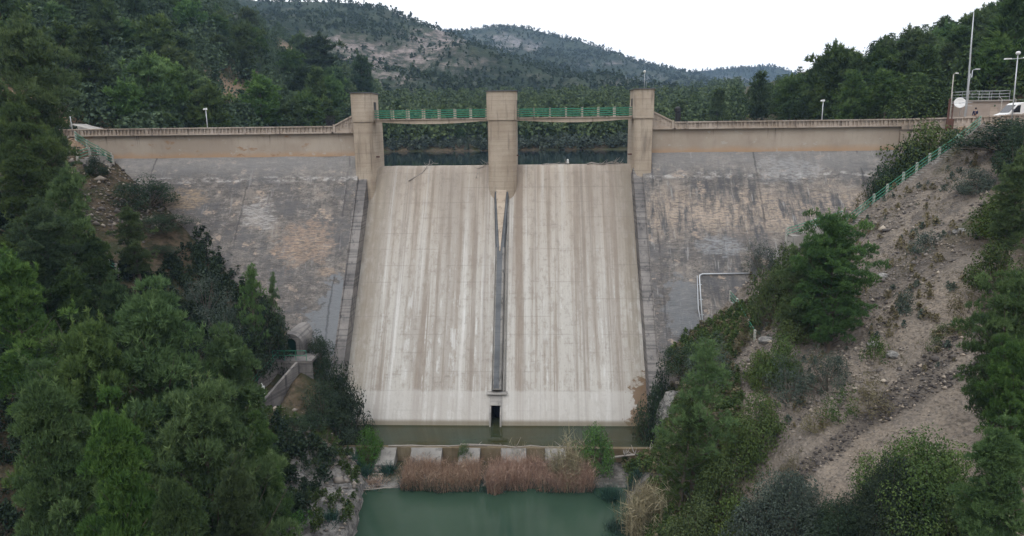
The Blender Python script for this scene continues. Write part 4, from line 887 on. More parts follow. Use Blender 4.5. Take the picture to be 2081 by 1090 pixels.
# person in navy standing behind the parapet, looking at something held in the hand
def person(loc, label, rz):
    t = thing('person', loc, label, 'person', rz=rz)
    def skin(name, verts, edges, radii, mat, root=0):
        me = bpy.data.meshes.new(name); me.from_pydata(verts, edges, []); o = bpy.data.objects.new(name, me); C.objects.link(o); o.parent = t
        md = o.modifiers.new('s', 'SKIN'); md.use_smooth_shade = True; o.modifiers.new('u', 'SUBSURF').levels = 1; o.modifiers['u'].render_levels = 1
        for i, r in enumerate(radii): me.skin_vertices[0].data[i].radius = r if isinstance(r, tuple) else (r, r)
        me.skin_vertices[0].data[root].use_root = True; me.materials.append(mat); return o
    v = [(0, 0, .95), (0, 0, 1.15), (0, 0, 1.38), (0, .0, 1.5), (0, -.02, 1.58), (0, -.03, 1.7),
         (.1, 0, .9), (.11, -.02, .5), (.11, .03, .09), (.11, -.12, .04), (-.1, 0, .9), (-.11, -.02, .5), (-.11, .03, .09), (-.11, -.12, .04),
         (.2, 0, 1.4), (.25, -.02, 1.14), (.14, -.24, 1.2), (.1, -.31, 1.26), (-.2, 0, 1.4), (-.26, 0, 1.14), (-.24, -.1, .9), (-.24, -.12, .82)]
    e = [(0, 1), (1, 2), (2, 3), (3, 4), (4, 5), (0, 6), (6, 7), (7, 8), (8, 9), (0, 10), (10, 11), (11, 12), (12, 13), (2, 14), (14, 15), (15, 16), (16, 17), (2, 18), (18, 19), (19, 20), (20, 21)]
    r = [(.15, .11), (.15, .11), (.17, .11), .06, .055, (.08, .1), .085, .06, .042, (.045, .03), .085, .06, .042, (.045, .03), .062, .046, .036, .035, .062, .046, .036, .035]
    skin('body', v, e, r, SKIN)
    skin('jacket', [(0, 0, .9), (0, 0, 1.12), (0, 0, 1.4), (.2, 0, 1.41), (.255, -.02, 1.14), (.15, -.22, 1.2), (-.2, 0, 1.41), (-.265, 0, 1.14), (-.24, -.08, .93)], [(0, 1), (1, 2), (2, 3), (3, 4), (4, 5), (2, 6), (6, 7), (7, 8)], [(.175, .13), (.17, .13), (.19, .13), .075, .06, .05, .075, .06, .05], NAVY)
    skin('trousers', [(0, 0, .97), (.1, 0, .86), (.11, -.02, .5), (.11, .03, .12), (-.1, 0, .86), (-.11, -.02, .5), (-.11, .03, .12)], [(0, 1), (1, 2), (2, 3), (0, 4), (4, 5), (5, 6)], [(.16, .12), .1, .075, .06, .1, .075, .06], NAVY)
    mb = MB(); mb.lathe([(0, 1.83), (.07, 1.81), (.1, 1.75), (.105, 1.68), (.085, 1.62)], (0, 0, 0), 14); mb.build('hair', HAIR, t, True)
person((52.25, 80.1, 3.95), 'person in navy clothes standing behind the parapet by the hut', rad(-60))
# retaining wall and ramp at the left abutment
p = at(138, 172, Y=104); g_ = Zg(p[0], p[1])
t = MB(); t.box(-2.4, 2.4, -.5, .5, -4, 1.2); t.box(-2.5, 2.5, -.62, -.5, 1.2, 1.6); o = t.build('retaining_wall', GREYC); o.location = (p[0], p[1], p[2]-.2); tag(o, 'stained concrete retaining wall among the pines at upper left', 'wall')
p = at(140, 262, Y=84)
t = MB(); t.prism([(-1.9, -2), (-1.9, .2), (-1.3, .62), (1.2, .55), (1.8, .35), (3.4, -.05), (3.4, -2)], 'y', -1.2, 1.6); o = t.build('concrete_ramp', GREYC); o.location = tuple(p); tag(o, 'pale concrete ramp at the left end of the crest road', 'ramp')

# ============================================================ vegetation
def gz_(x, y): return float(Zg(x, y))
def plant(proto, dim, px, pt, Y, wpx, label=None, group=None, mat=None, rz=None, sink=.15, base=None, tilt=0.):
    """put a plant so that its crown top is seen near (px,pt) at distance Y; dim = (height, radius) of the prototype"""
    top = at(px, pt, Y=Y); g = gz_(top[0], Y) if base is None else base
    g = min(g, top[2]-.5); H = top[2]-g+sink; R = wpx/2/FOC*Y*1.02
    s = R/dim[1]; sz = (H/dim[0])/s
    return place(proto, (top[0], Y, g-sink), s, RR.uniform(0, 6.28) if rz is None else rz, label, group, sz=sz, mat=mat, tilt=tilt)
RR = random.Random(11)
cone = lambda t: (1-t)**.8*(.45+.55*min(1, t*3.5))+.1
rnd = lambda t: max(.12, math.sin(PI*min(1, .18+t*.82))**.7)
umb = lambda t: max(.15, math.sin(PI*min(1, .3+t*.7))**.5)
PD = {}
def mk(key, dim, data, mat, nm, cat, grp, st='trunk', cr='crown', lab='x'):
    PD[key] = (make_plant(nm, data, mat, lab, cat, grp, st, cr), dim, mat)
mk('pa', (10.3, 3.4), pine(1, 10, 2.9, .08, 46, .8, 190, 7, .2, .042, cone, up=.75), PINE_Y, 'pine_tree', 'pine tree', 'pines')
mk('pb', (10.3, 3.7), pine(2, 10, 3.1, .08, 46, .85, 190, 7, .2, .042, rnd, up=.8), PINE_Y, 'pine_tree', 'pine tree', 'pines')
mk('pc', (10.3, 3.2), pine(3, 10, 2.7, .15, 42, .8, 100, 6, .24, .055, cone, up=.6), PINE, 'pine_tree', 'pine tree', 'pines')
mk('pd', (10.3, 3.9), pine(4, 10, 3.3, .2, 42, .95, 100, 6, .24, .055, rnd, .05, up=.5), PINE_D, 'pine_tree', 'pine tree', 'pines')
mk('pa2', (16.3, 3.7), pine(21, 16, 3.2, .2, 66, .9, 190, 7, .24, .05, cone, up=.6), PINE_Y, 'pine_tree', 'pine tree', 'pines')
mk('pc2', (16.3, 3.8), pine(23, 16, 3.2, .3, 56, 1.0, 120, 6, .28, .06, rnd, up=.5), PINE, 'pine_tree', 'pine tree', 'pines')
mk('pr', (10.5, 3.9), pine(29, 10, 3.2, .06, 74, .8, 130, 7, .2, .042, lambda t: max(.2, math.sin(PI*min(1, .22+t*.76))**.6), up=.85), PINE_Y, 'pine_tree', 'pine tree', 'pines')
mk('pt', (8, 2.4), pine(5, 8, 2.3, .15, 38, .5, 42, 6, .22, .032, cone, up=.65), PINE, 'pine_tree', 'pine tree', 'pines')
mk('fa', (9, 2.7), pine(6, 9, 2.6, .15, 24, 1.0, 22, 4, .6, .17, cone, up=.6), PINE, 'pine_tree', 'pine tree', 'pines')
mk('fb', (9, 3.2), pine(7, 9, 3.1, .2, 24, 1.1, 22, 4, .6, .18, rnd, up=.5), PINE_D, 'pine_tree', 'pine tree', 'pines')
mk('fc', (9, 3.4), pine(8, 9, 3.3, .4, 20, 1.1, 24, 4, .6, .18, umb, .06, up=.4), PINE, 'pine_tree', 'pine tree', 'pines')
mk('oa', (2.6, 2.0), bush(11, 2.6, 1.8, 60, .55, 95, .13, .09), OAK, 'oak_shrub', 'shrub', 'shrubs', 'stems')
mk('ob', (3.2, 1.9), bush(12, 3.2, 1.7, 60, .55, 95, .13, .08), OAK_D, 'oak_shrub', 'shrub', 'shrubs', 'stems')
mk('og', (4.0, 2.9), bush(31, 4.0, 2.6, 150, .7, 230, .12, .07), OAK, 'oak_shrub', 'shrub', 'shrubs', 'stems')
mk('ol', (2.4, 1.7), bush(13, 2.4, 1.5, 46, .45, 80, .15, .035), OLIVE, 'olive_shrub', 'shrub', 'shrubs', 'stems')
mk('sa', (1.0, .95), bush(14, 1.0, .8, 22, .3, 50, .1, .05), OAK, 'low_shrub', 'shrub', 'shrubs', 'stems')
mk('sb', (1.1, .9), bush(15, 1.1, .75, 22, .3, 50, .13, .03), DRYB, 'low_shrub', 'shrub', 'shrubs', 'stems')
def put(key, px, pt, Y, w, label, group=None, mat=None, **k):
    pr_, dim, m0 = PD[key]
    if Y < 0: Y = min(hit(px, -Y)[1], 78)
    tp = at(px, pt, Y=Y); q_ = (tp[2]-gz_(tp[0], Y))/(w/2/FOC*Y)
    if q_ > 4.4 and key in ('pa', 'pb', 'pc', 'pd'):
        key = 'pa2' if key in 'papb' else 'pc2'; mat = mat or m0; pr_, dim, m0 = PD[key]
    return plant(pr_, dim, px, pt, Y, w, label, group, mat or m0, **k)
L = [
 ('pa', 300, 566, 37, 400, 'tallest bright green pine in the left foreground, its pointed top level with the channel door'),
 ('pb', 170, 640, 34, 350, 'broad bright pine left of the tallest foreground pine'),
 ('pa', 455, 655, 40, 290, 'bright pine reaching towards the concrete channel on its right'),
 ('pb', 400, 770, 33, 380, 'dense pine filling the lower left below the tallest foreground pine'),
 ('pa', 60, 745, 27, 320, 'pine crown with many upright shoots at the left edge low in the frame'),
 ('pb', 225, 800, 25, 300, 'nearest pine at the bottom left with reddish shoot tips', None, PINE_Y),
 ('pa', 500, 835, 38, 180, 'pine leaning over the lower end of the concrete channel'),
 ('pb', 340, 955, 25, 260, 'low pine top at the bottom edge below the big foreground pines', None, PINE),
 ('pa', 490, 930, 30, 230, 'dark pine beside the rocky bank at the bottom', None, PINE),
 ('pc', 20, 500, 41, 230, 'tall pine at the left edge above the foreground crowns', None, PINE_Y),
 ('pc', 125, 336, 52, 170, 'pointed pine standing just below the lower left stair railing', None, PINE_Y),
 ('pc', 30, 300, 54, 190, 'tall pine on the left edge level with the dam crest'),
 ('pd', 70, 400, 47, 170, 'pine in shade behind the left edge pines'),
 ('pc', 262, 418, 61, 105, 'slim young pine in front of the dark bushes at the left abutment'),
 ('pc', 190, 470, 52, 120, 'pine on the left slope below the stair'),
 ('pc', 130, 540, 46, 170, 'pine standing behind the broad foreground pine'),
 ('pd', 215, 560, 48, 130, 'dark pine right behind the bright foreground pines'),
 ('pd', 20, 25, 64, 230, 'big dark pine filling the upper left corner', None, PINE),
 ('pd', 45, 190, 60, 170, 'wide pine crown under the upper left corner pine', None, PINE),
 ('pc', 95, 250, 66, 130, 'bushy pine at the left end of the dam crest', None, PINE),
 ('pt', 505, 535, 59, 90, 'slim young pine with open crown against the left wing face', None, PINE_Y),
 ('pt', 553, 552, 61.5, 44, 'small tuft-topped pine leaning out beside the slim pine', None, PINE_Y),
 ('pr', 1702, 428, -705, 185, 'large pine rising in front of the short level railing on the right', None, PINE_Y),
 ('pr', 1650, 490, -680, 120, 'pine shoulder to shoulder with the large right pine, on its left'),
 ('pt', 1425, 690, -1010, 190, 'airy young pine by the right corner of the basin', None, PINE_Y),
 ('pt', 1395, 810, -1040, 150, 'airy pine below the first one near the reeds', None, PINE),
 ('pr', 2066, 545, -870, 180, 'bright pine at the right edge beside the gravel slope', None, PINE_Y),
 ('pr', 2080, 690, -960, 150, 'second right edge pine above the big oak shrub', None, PINE_Y),
 ('pb', 2060, 860, 27, 260, 'nearest pine in the bottom right corner', None, PINE_Y),
 ('pc', 2078, 300, -560, 90, 'narrow pine cut by the right edge halfway up the slope', None, PINE_Y),
 ('ob', 292, 355, 73.5, 115, 'dark round shrub against the left edge of the dam face'),
 ('ob', 325, 430, 71, 110, 'dark shrub growing out of the left abutment rocks'),
 ('ob', 300, 500, 67, 120, 'lowest of the dark shrubs on the left abutment'),
 ('oa', 190, 316, -352, 46, 'small shrub between the two left stair flights', None, OAK_D),
 ('ol', 408, 540, 62, 120, 'blue grey bush at the foot of the left wing'),
 ('ol', 450, 590, 58, 110, 'grey bush lower right of the blue grey bush'),
 ('ob', 520, 600, 60, 115, 'dark oak shrub left of the arched entrance'),
 ('ob', 470, 650, 57, 110, 'dark shrub behind the right foreground pine'),
 ('ob', 545, 625, 62, 70, 'small dark shrub touching the arched entrance'),
 ('ob', 645, 672, 63.5, 60, 'dark shrub growing over the back of the arched entrance'),
 ('ob', 668, 700, 61, 80, 'dark shrub right of the arched entrance door'),
 ('ob', 700, 740, 59.5, 90, 'very dark shrub against the left edge of the spillway'),
 ('oa', 650, 775, 57, 90, 'green oak shrub beside the lower channel wall', None, OAK_D),
 ('ob', 680, 800, 57.5, 110, 'dark shrub overhanging the left end of the basin'),
 ('ol', 645, 830, 56, 110, 'greyish shrub above the leftmost sloping block', None, OAK_D),
 ('ob', 595, 850, 54, 90, 'shrub in the shade under the channel end'),
 ('oa', 1885, 247, 76, 160, 'large rounded oak shrub under the right end of the parapet'),
 ('oa', 1940, 262, 76, 90, 'green shrub just above the top of the right stair railing'),
 ('oa', 1850, 290, 75.5, 120, 'oak shrub covering the end of the right wing band', None, OAK_D),
 ('oa', 1800, 335, 75, 90, 'dark shrub at the edge of the right wing face', None, OAK_D),
 ('oa', 1848, 330, 74.5, 110, 'shrub behind the middle of the right stair railing'),
 ('sb', 1745, 395, 74, 60, 'thin dry bush where the right wing meets the slope'),
 ('oa', 2045, 240, 67, 170, 'large dark shrub below the white van', None, OAK_D),
 ('oa', 2075, 250, 62, 90, 'dark shrub at the right edge under the van', None, OAK_D),
 ('oa', 1600, 500, -620, 120, 'green oak shrub left of the large right pine', None, OAK),
 ('oa', 1580, 545, -650, 95, 'yellow green oak shrub above the steep steps', None, OAK),
 ('ol', 1553, 478, 69.5, 80, 'grey bush against the right wing face'),
 ('oa', 1625, 590, -690, 100, 'oak shrub below the large right pine', None, OAK),
 ('ol', 1450, 675, -780, 120, 'wide grey bush in front of the white pipe'),
 ('ob', 1400, 700, 60.5, 110, 'dark shrub under the right wing face'),
 ('ob', 1345, 735, 60, 90, 'dark shrub overhanging the right corner of the spillway'),
 ('ob', 1330, 790, 58.5, 75, 'dark shrub just above the orange stain at the toe'),
 ('oa', 1590, 680, -770, 100, 'shrub under the rocky cut below the steps', None, OAK),
 ('ol', 1610, 715, -810, 120, 'grey green bush at the upper edge of the pale scree'),
 ('ol', 1690, 695, -790, 120, 'grey bush right beside the pale scree'),
 ('oa', 1550, 712, -780, 80, 'shrub right of the wide grey bush', None, OAK),
 ('oa', 1545, 800, -900, 130, 'low oak shrub where the scree ends'),
 ('oa', 1510, 850, -960, 130, 'oak shrub in the hollow left of the gravel', None, OAK),
 ('oa', 1470, 930, -1040, 130, 'yellowish shrub near the foot of the airy pine', None, OAK),
 ('oa', 1985, 342, -388, 80, 'dark bush alone on the upper right slope', None, OLIVE),
 ('oa', 2045, 390, -480, 130, 'green bush at the right edge of the stony slope', None, OAK),
 ('oa', 2030, 490, -585, 120, 'round green bush above the right edge pine', None, OAK),
 ('sa', 1885, 468, -505, 60, 'small dark bush in the middle of the stony slope', None, OLIVE),
 ('sb', 1970, 580, -632, 90, 'brownish bush above the sandy patch'),
 ('sa', 1918, 655, -682, 40, 'tiny green bush on the sandy patch', None, OAK),
 ('sb', 1953, 640, -676, 50, 'brown bush right of the tiny green bush'),
 ('sa', 1905, 682, -707, 34, 'smallest green tuft on the sandy patch', None, OAK),
 ('sb', 1775, 765, -825, 120, 'long brownish bush crossing the middle of the scree'),
 ('sb', 1715, 785, -850, 90, 'brownish bush at the lower left end of the long scree bush', None, OAK),
 ('sb', 1663, 825, -872, 75, 'yellow brown bush at the left margin of the scree', None, DRYB),
 ('sb', 1612, 920, -968, 60, 'small yellow shrub low on the gravel', None, DRYB),
 ('sa', 1780, 680, -728, 60, 'green bush on the sand in the middle of the slope', None, OAK),
 ('sa', 1845, 585, -630, 50, 'grey bush on the dark rock band', None, OLIVE),
 ('og', 1890, 878, -1075, 260, 'big dark oak shrub in the lower right foreground', None, OAK),
 ('og', 1835, 930, -1120, 210, 'second big oak shrub left of the biggest one', None, OAK_D),
 ('og', 1610, 960, -1120, 230, 'large grey green bush at the bottom of the gravel', None, OLIVE),
 ('og', 1720, 1010, -1150, 190, 'dark green bush at the bottom edge between the grey bush and the oak', None, OAK_D),
 ('sb', 1765, 985, -1060, 90, 'orange brown dry bush at the lower right'),
 ('oa', 1960, 1010, -1170, 170, 'oak shrub under the nearest right pine', None, OAK),
 ('oa', 1420, 1010, -1110, 130, 'green shrub by the canes at the pool edge', None, OAK),
 ('oa', 1500, 1010, -1120, 130, 'green shrub at the bottom where gravel meets scrub', None, OAK),
 ('oa', 748, 870, 56.4, 72, 'bright green bush standing in front of the basin', None, LIME),
 ('oa', 943, 900, 56.3, 34, 'small bright sapling on a concrete block', None, LIME),
 ('oa', 1210, 865, 55.5, 90, 'thin green willow bush behind the right end of the reeds', None, PINE_Y),
 ('sa', 640, 930, 51, 70, 'low dark shrub on the rocky bank', None, OAK_D),
 ('sa', 600, 1040, 44, 80, 'green plant at the bottom of the rocky bank', None, LIME),
]
for a in L:
    key, px, pt, Y, w, lab = a[:6]; put(key, px, pt, Y, w, lab, None, a[7] if len(a) > 7 else None)

# forests: individual pines seed by seed, the rest of the far wood as one mass
def scatter(n, region, keys, group, label, hmin, hmax, sp_min, rs, ok=None, mats=None, wr=(.8, 1.15)):
    pts = []; tries = 0
    while len(pts) < n and tries < n*60:
        tries += 1; x, y = region(rs)
        if ok and not ok(x, y): continue
        if any((x-a)**2+(y-b)**2 < sp_min**2 for a, b in pts[-250:]): continue
        pts.append((x, y)); z = gz_(x, y); k = rs.choice(keys); p_, dim, m0 = PD[k]; H = rs.uniform(hmin, hmax); s = H/dim[0]
        place(p_, (x, y, z-.3), s*rs.uniform(*wr), rs.uniform(0, 6.28), label, group, sz=1, mat=rs.choice(mats) if mats else m0)
    return pts
MT = [PINE, PINE, PINE_D, PINE_Y]
def polar(p0, p1, y0, y1):
    def f(rs):
        y = y0*(y1/y0)**rs.random(); px = rs.uniform(p0, p1); return at(px, 250, Y=y)[0], y
    return f
rs1 = random.Random(3)
dry = lambda x, y: gz_(x, y) > -1.0
scatter(95, polar(-60, 735, 92, 230), ['fa', 'fb', 'fc', 'fb'], 'pines on the hillside behind the left wing', 'pine in the dense dark forest on the hillside behind the left wing', 6.5, 11, 4.2, rs1, lambda x, y: dry(x, y) and gz_(x, y) < 62 and clearing(x, y) < .4, MT)
scatter(70, polar(770, 1290, 163.5, 215), ['fa', 'fb', 'fa'], 'pines along the far lake shore', 'pine in the wood along the far lake shore under the footbridges', 4, 6.5, 3.0, rs1, dry, [PINE, PINE_D])
scatter(60, polar(1335, 2110, 93, 150), ['fa', 'fb', 'fc', 'fa'], 'pines behind the right wing', 'pine in the wood rising behind the parapet of the right wing', 7, 10.5, 3.8, rs1, lambda x, y: x > 49 and gz_(x, y) < 30, [PINE, PINE, PINE_D, PINE_Y])
for px, pt, Y, w, lab in ((1545, 152, 150, 60, 'pointed pine standing above the parapet midway along the right wing'), (1712, 98, 118, 95, 'flat-topped tall pine against the white sky right of centre'), (1672, 130, 122, 80, 'left neighbour of the flat-topped tall pine'),
                          (1865, 66, 112, 90, 'high rounded pine left of the mast'), (1960, 62, 106, 100, 'tall pine directly behind the mast'), (2070, -10, 96, 120, 'very tall thin-topped pine in the upper right corner'),
                          (1785, 110, 115, 80, 'pine between the flat-topped pine and the high rounded pine'), (1610, 160, 135, 70, 'pine left of the flat-topped pair on the right skyline'), (2020, 75, 100, 90, 'pine behind the hut railing on the skyline'),
                          (1460, 185, 165, 55, 'low pine beside the far blue hill'), (1380, 208, 175, 50, 'leftmost pine behind the right wing, by the black hooded column'),
                          (640, 80, 205, 95, 'big dark rounded pine on the left ridge against the mountain'), (735, 118, 215, 48, 'lone round pine at the right end of the left ridge')):
    put('fb' if 'round' in lab or 'flat' in lab else 'fa', px, pt, Y, w, lab, None, PINE_D if 'dark' in lab or 'lone' in lab else PINE)
def lowtree(rs, n_t=46, q=None):
    q = q or 2.1/n_t**.5
    V, F, T = [], [], []; b = 0
    H = 1.; c = rs.randn(n_t, 3)*np.array([.27, .27, .3])+np.array([0, 0, .62]); c[:, 2] = np.clip(c[:, 2], .12, 1.1)
    c[:, :2] *= np.clip(1.35-c[:, 2:3], .25, 1)
    return leaves(c, rs.randn(n_t, 3)+np.array([0, 0, .6]), rs.uniform(.7, 1.25, n_t)*q, rs.uniform(.6, 1.1, n_t)*q, rs, np.clip(rs.normal(.5, .2, n_t), 0, 1))
def woodland(name, pts, hs, mat, label, seed, n_t=46, nvar=6):
    rs = np.random.RandomState(seed); lib = [lowtree(rs, n_t) for _ in range(nvar)]; Vs, Fs, Ts = [], [], []; b = 0
    for (x, y, z), h in zip(pts, hs):
        V, F, T = lib[rs.randint(nvar)]; a = rs.uniform(0, 6.28); ca, sa = math.cos(a), math.sin(a); w = h*rs.uniform(.75, 1.1)
        Q = np.empty_like(V); Q[:, 0] = (V[:, 0]*ca-V[:, 1]*sa)*w+x; Q[:, 1] = (V[:, 0]*sa+V[:, 1]*ca)*w+y; Q[:, 2] = V[:, 2]*h+z-.08*h
        Vs.append(Q); Fs.append(F+b); b += len(V); Ts.append(np.clip(T+rs.uniform(-.25, .25), 0, 1))
    o = mesh(name, np.concatenate(Vs), np.concatenate(Fs), mat, tint=np.concatenate(Ts)); return tag(o, label, 'woodland', kind='stuff')
def wscatter(n, region, ok, seed):
    rs = random.Random(seed); xs, ys = [], []
    for _ in range(n): x, y = region(rs); xs.append(x); ys.append(y)
    z = Zg(np.array(xs), np.array(ys)); return [(x, y, zz) for x, y, zz in zip(xs, ys, z) if ok(x, y, zz)]
rw = np.random.RandomState(1)
p_ = wscatter(1500, polar(-60, 760, 90, 330), lambda x, y, z: z > -1 and fbm(x*.05, y*.05, 3) > -.45 and clearing(x, y) < .5+.5*(x % .13 > .1), 5)
woodland('hillside_woodland', p_, rw.uniform(2.5, 6.5, len(p_)), PINE_D, 'dense dark wood and scrub filling the hillside behind the left wing', 2, 480)
p_ = wscatter(2300, polar(640, 1500, 166, 560), lambda x, y, z: z > -1.3, 6)
woodland('lakeside_woodland', p_, rw.uniform(4.0, 6.5, len(p_)), PINE, 'wood of close-set pines stretching back from the far lake shore', 3, 170)
p_ = wscatter(700, polar(740, 1310, 160, 170), lambda x, y, z: z > -1.35, 16)
woodland('shore_scrub', p_, rw.uniform(.6, 2.2, len(p_)), OLIVE, 'low scrub along the far lake shore', 13, 60)
p_ = wscatter(500, polar(1330, 2120, 92, 230), lambda x, y, z: x > 49.5 and z > 3, 7)
woodland('right_bank_woodland', p_, rw.uniform(3, 7, len(p_)), PINE, 'wood and undergrowth behind the right wing of the dam', 4, 700)
def mwood(name, mt, n, h0, h1, mat, label, seed, nt=14):
    o, V, rk, PX, PY = mt; rs = np.random.RandomState(seed); ok = np.nonzero((PX > 150) & (PX < 1800) & (PY < 300) & (rk < .75))[0]
    w = (1.02-rk[ok])**1.5; w /= w.sum(); i = rs.choice(ok, n, p=w); d = V[i]+rs.randn(n, 3)*np.array([5, 6, 0]); d[:, 2] = V[i, 2]
    woodland(name, d, rs.uniform(h0, h1, n), mat, label, seed, nt)
MTR = foliage('mountain_trees', (.032, .05, .029), (.045, .067, .036), (.062, .087, .045), .35, rv=0)
mwood('mountain_woodland', mA, 17000, 1.2, 3.4, MTR, 'scattered pines and scrub covering the rocky mountain', 21)
mwood('mountain_woodland', mB, 13000, 2, 4.5, MTR, 'distant forest covering the bluish middle mountain', 22)

mwood('mountain_woodland', mC, 5000, 2.5, 5, MTR, 'faint blue forest on the farthest hill', 23)

# undergrowth, dry grass, stones, reeds
def ground_pts(n, box, ok, seed):
    rs = np.random.RandomState(seed); x = rs.uniform(box[0], box[1], n); y = rs.uniform(box[2], box[3], n); z = Zg(x, y); m = ok(x, y, z); return np.stack([x, y, z], 1)[m]
def tufts_mesh(name, pts, nb, L, w, spread, mat, label, seed, cat, r0=.12, up=1.):
    rs = np.random.RandomState(seed); n = len(pts)*nb; c = np.repeat(pts, nb, 0)+rs.randn(n, 3)*np.array([r0, r0, .02]); c[:, 2] -= .03
    d = rs.randn(n, 3)*spread+np.array([0, 0, up]); s = np.repeat(rs.uniform(.6, 1.3, len(pts)), nb)
    T = np.clip(np.repeat(rs.normal(.5, .2, len(pts)), nb)+rs.randn(n)*.12, 0, 1)
    V, F, T = blades(c, d, L*s*rs.uniform(.6, 1.2, n), w*s, rs, T); return tag(mesh(name, V, F, mat, tint=T), label, cat, kind='stuff')
p = ground_pts(9000, (-60, -13, 22, 82), lambda x, y, z: (fbm(x*.15, y*.15, 3) > -.35) & ~((x < -33) & (x > -50) & (y > 63)) & ~((x > -23.5) & (y > 53)), 31)
woodland('undergrowth', p[:4200], rw.uniform(.5, 1.7, 4200), OAK_D, 'low dark scrub covering the ground under the left pines', 33, 160)
p = ground_pts(3000, (-22, -9.8, 42, 57), lambda x, y, z: (z > -24.8) & (fbm(x*.3, y*.3, 3) > .02), 30)
woodland('bank_scrub', p[:420], rw.uniform(.2, .8, len(p[:420])), OAK, 'small plants growing among the rocks of the left bank', 28, 90)
p = ground_pts(12000, (11.5, 26, 30, 66), lambda x, y, z: (fbm(x*.2, y*.2, 3) > -.4) & (x < 12.5+(y-30)*.33+fbm(x*.3, y*.3, 3)*2.5) & (z > -24.9), 32)
woodland('dry_scrub', p[2200:2900], rw.uniform(.3, 1.1, len(p[2200:2900])), DRYB, 'pale dry scrub between the green bushes below the right wing', 35, 120)
woodland('scrub', p[:1000], rw.uniform(.35, 1.3, len(p[:1000])), OAK, 'mixed low scrub between the airy pine and the gravel slope', 34, 200)
p = ground_pts(26000, (12, 62, 22, 76), lambda x, y, z: (x > 13+(y-30)*.3) & (fbm(x*.25+5, y*.25, 3) > .12), 35)
q = ground_pts(4200, (14, 60, 28, 77), lambda x, y, z: (x > 13.5+(y-30)*.3) & (fbm(x*.22+1, y*.22, 3) > -.05+.25*(y < 50)), 37)
woodland('slope_scrub', q[:700], rw.uniform(.18, .75, 700), DRYB, 'small dry brushwood dotted over the stony right slope', 38, 60)
woodland('slope_scrub', q[700:1050], rw.uniform(.2, .7, len(q[700:1050])), OLIVE, 'small grey green cushions dotted over the stony right slope', 39, 60)
tufts_mesh('dry_grass', p, 5, .3, .035, .55, DRYB, 'thin dry grass tufts scattered over the right slope', 36, 'grass')
def stones(name, pts, sz, mat, label, seed):
    rs = np.random.RandomState(seed); base = np.array([(0, 0, 1), (.9, 0, .2), (.2, .9, .1), (-.8, .4, .15), (-.5, -.8, .2), (.5, -.8, 0), (0, 0, -.6)]); n = len(pts)
    tri = np.array([(0, 1, 2), (0, 2, 3), (0, 3, 4), (0, 4, 5), (0, 5, 1), (6, 2, 1), (6, 3, 2), (6, 4, 3), (6, 5, 4), (6, 1, 5)])
    V = np.repeat(base[None], n, 0)*rs.uniform(.6, 1.3, (n, 7, 1)); a = rs.uniform(0, 6.28, n); ca, sa = np.cos(a)[:, None], np.sin(a)[:, None]
    s = (sz*rs.lognormal(0, .5, n))[:, None]; X = (V[:, :, 0]*ca-V[:, :, 1]*sa)*s; Y_ = (V[:, :, 0]*sa+V[:, :, 1]*ca)*s*rs.uniform(.5, 1, (n, 1)); Z = V[:, :, 2]*s*rs.uniform(.4, .9, (n, 1))
    Q = np.stack([X+pts[:, 0:1], Y_+pts[:, 1:2], Z+pts[:, 2:3]], -1).reshape(-1, 3); F = (tri[None]+7*np.arange(n)[:, None, None]).reshape(-1, 3)
    return tag(mesh(name, Q, F, mat, tint=np.repeat(rs.rand(n), 7)), label, 'stones', kind='stuff')
ST = NT('stone', .9, .2); c = ST.mix(ST.rng(ST.attr('tint'), 0, .7, smooth=False), (.07, .062, .06), (.24, .21, .18)); c = ST.mix(ST.rng(ST.attr('tint'), .75, 1, smooth=False), c, (.42, .36, .29)); ST.col(c); STONE = ST.m
ST = NT('dark_stone', .9, .2); c = ST.mix(ST.rng(ST.attr('tint'), 0, .8, smooth=False), (.045, .04, .038), (.12, .105, .095)); c = ST.mix(ST.rng(ST.attr('tint'), .85, .95, smooth=False), c, (.36, .3, .24)); ST.col(c); STONED = ST.m
p = ground_pts(60000, (14, 50, 26, 60), lambda x, y, z: (f1(x, y) < 1.1) | (f2(x, y) < 1) | (f3(x, y) < 1), 41)
stones('rubble_streak', p[:9000], .085, STONED, 'dark streaks of loose rubble running down the gravel slope', 42)
p = ground_pts(52000, (13, 60, 24, 76), lambda x, y, z: (fbm(x*.3+2, y*.3, 3) > -.1) & (x > 12+(y-30)*.25), 43)
q = ground_pts(60000, (16, 60, 46, 78), lambda x, y, z: (fbm(x*.25+7, y*.25, 4) > .02), 49)
stones('rock_debris', q[:9000], .1, STONE, 'blocky grey rock debris on the upper part of the right slope', 50)
stones('loose_stones', p[:16000], .05, STONE, 'loose stones strewn over the bare right slope', 44)
p = np.concatenate([ground_pts(5000, (-20, -9.3, 42, 56), lambda x, y, z: z > -24.9, 45)[:900], ground_pts(4000, (12, 18, 52, 62), lambda x, y, z: z > -24.9, 46)[:500], ground_pts(3000, (-50, -36, 66, 78), lambda x, y, z: z > -24, 47)[:1500]])
stones('bank_stones', p, .14, STONE, 'grey stones on the rocky banks beside the water', 48)
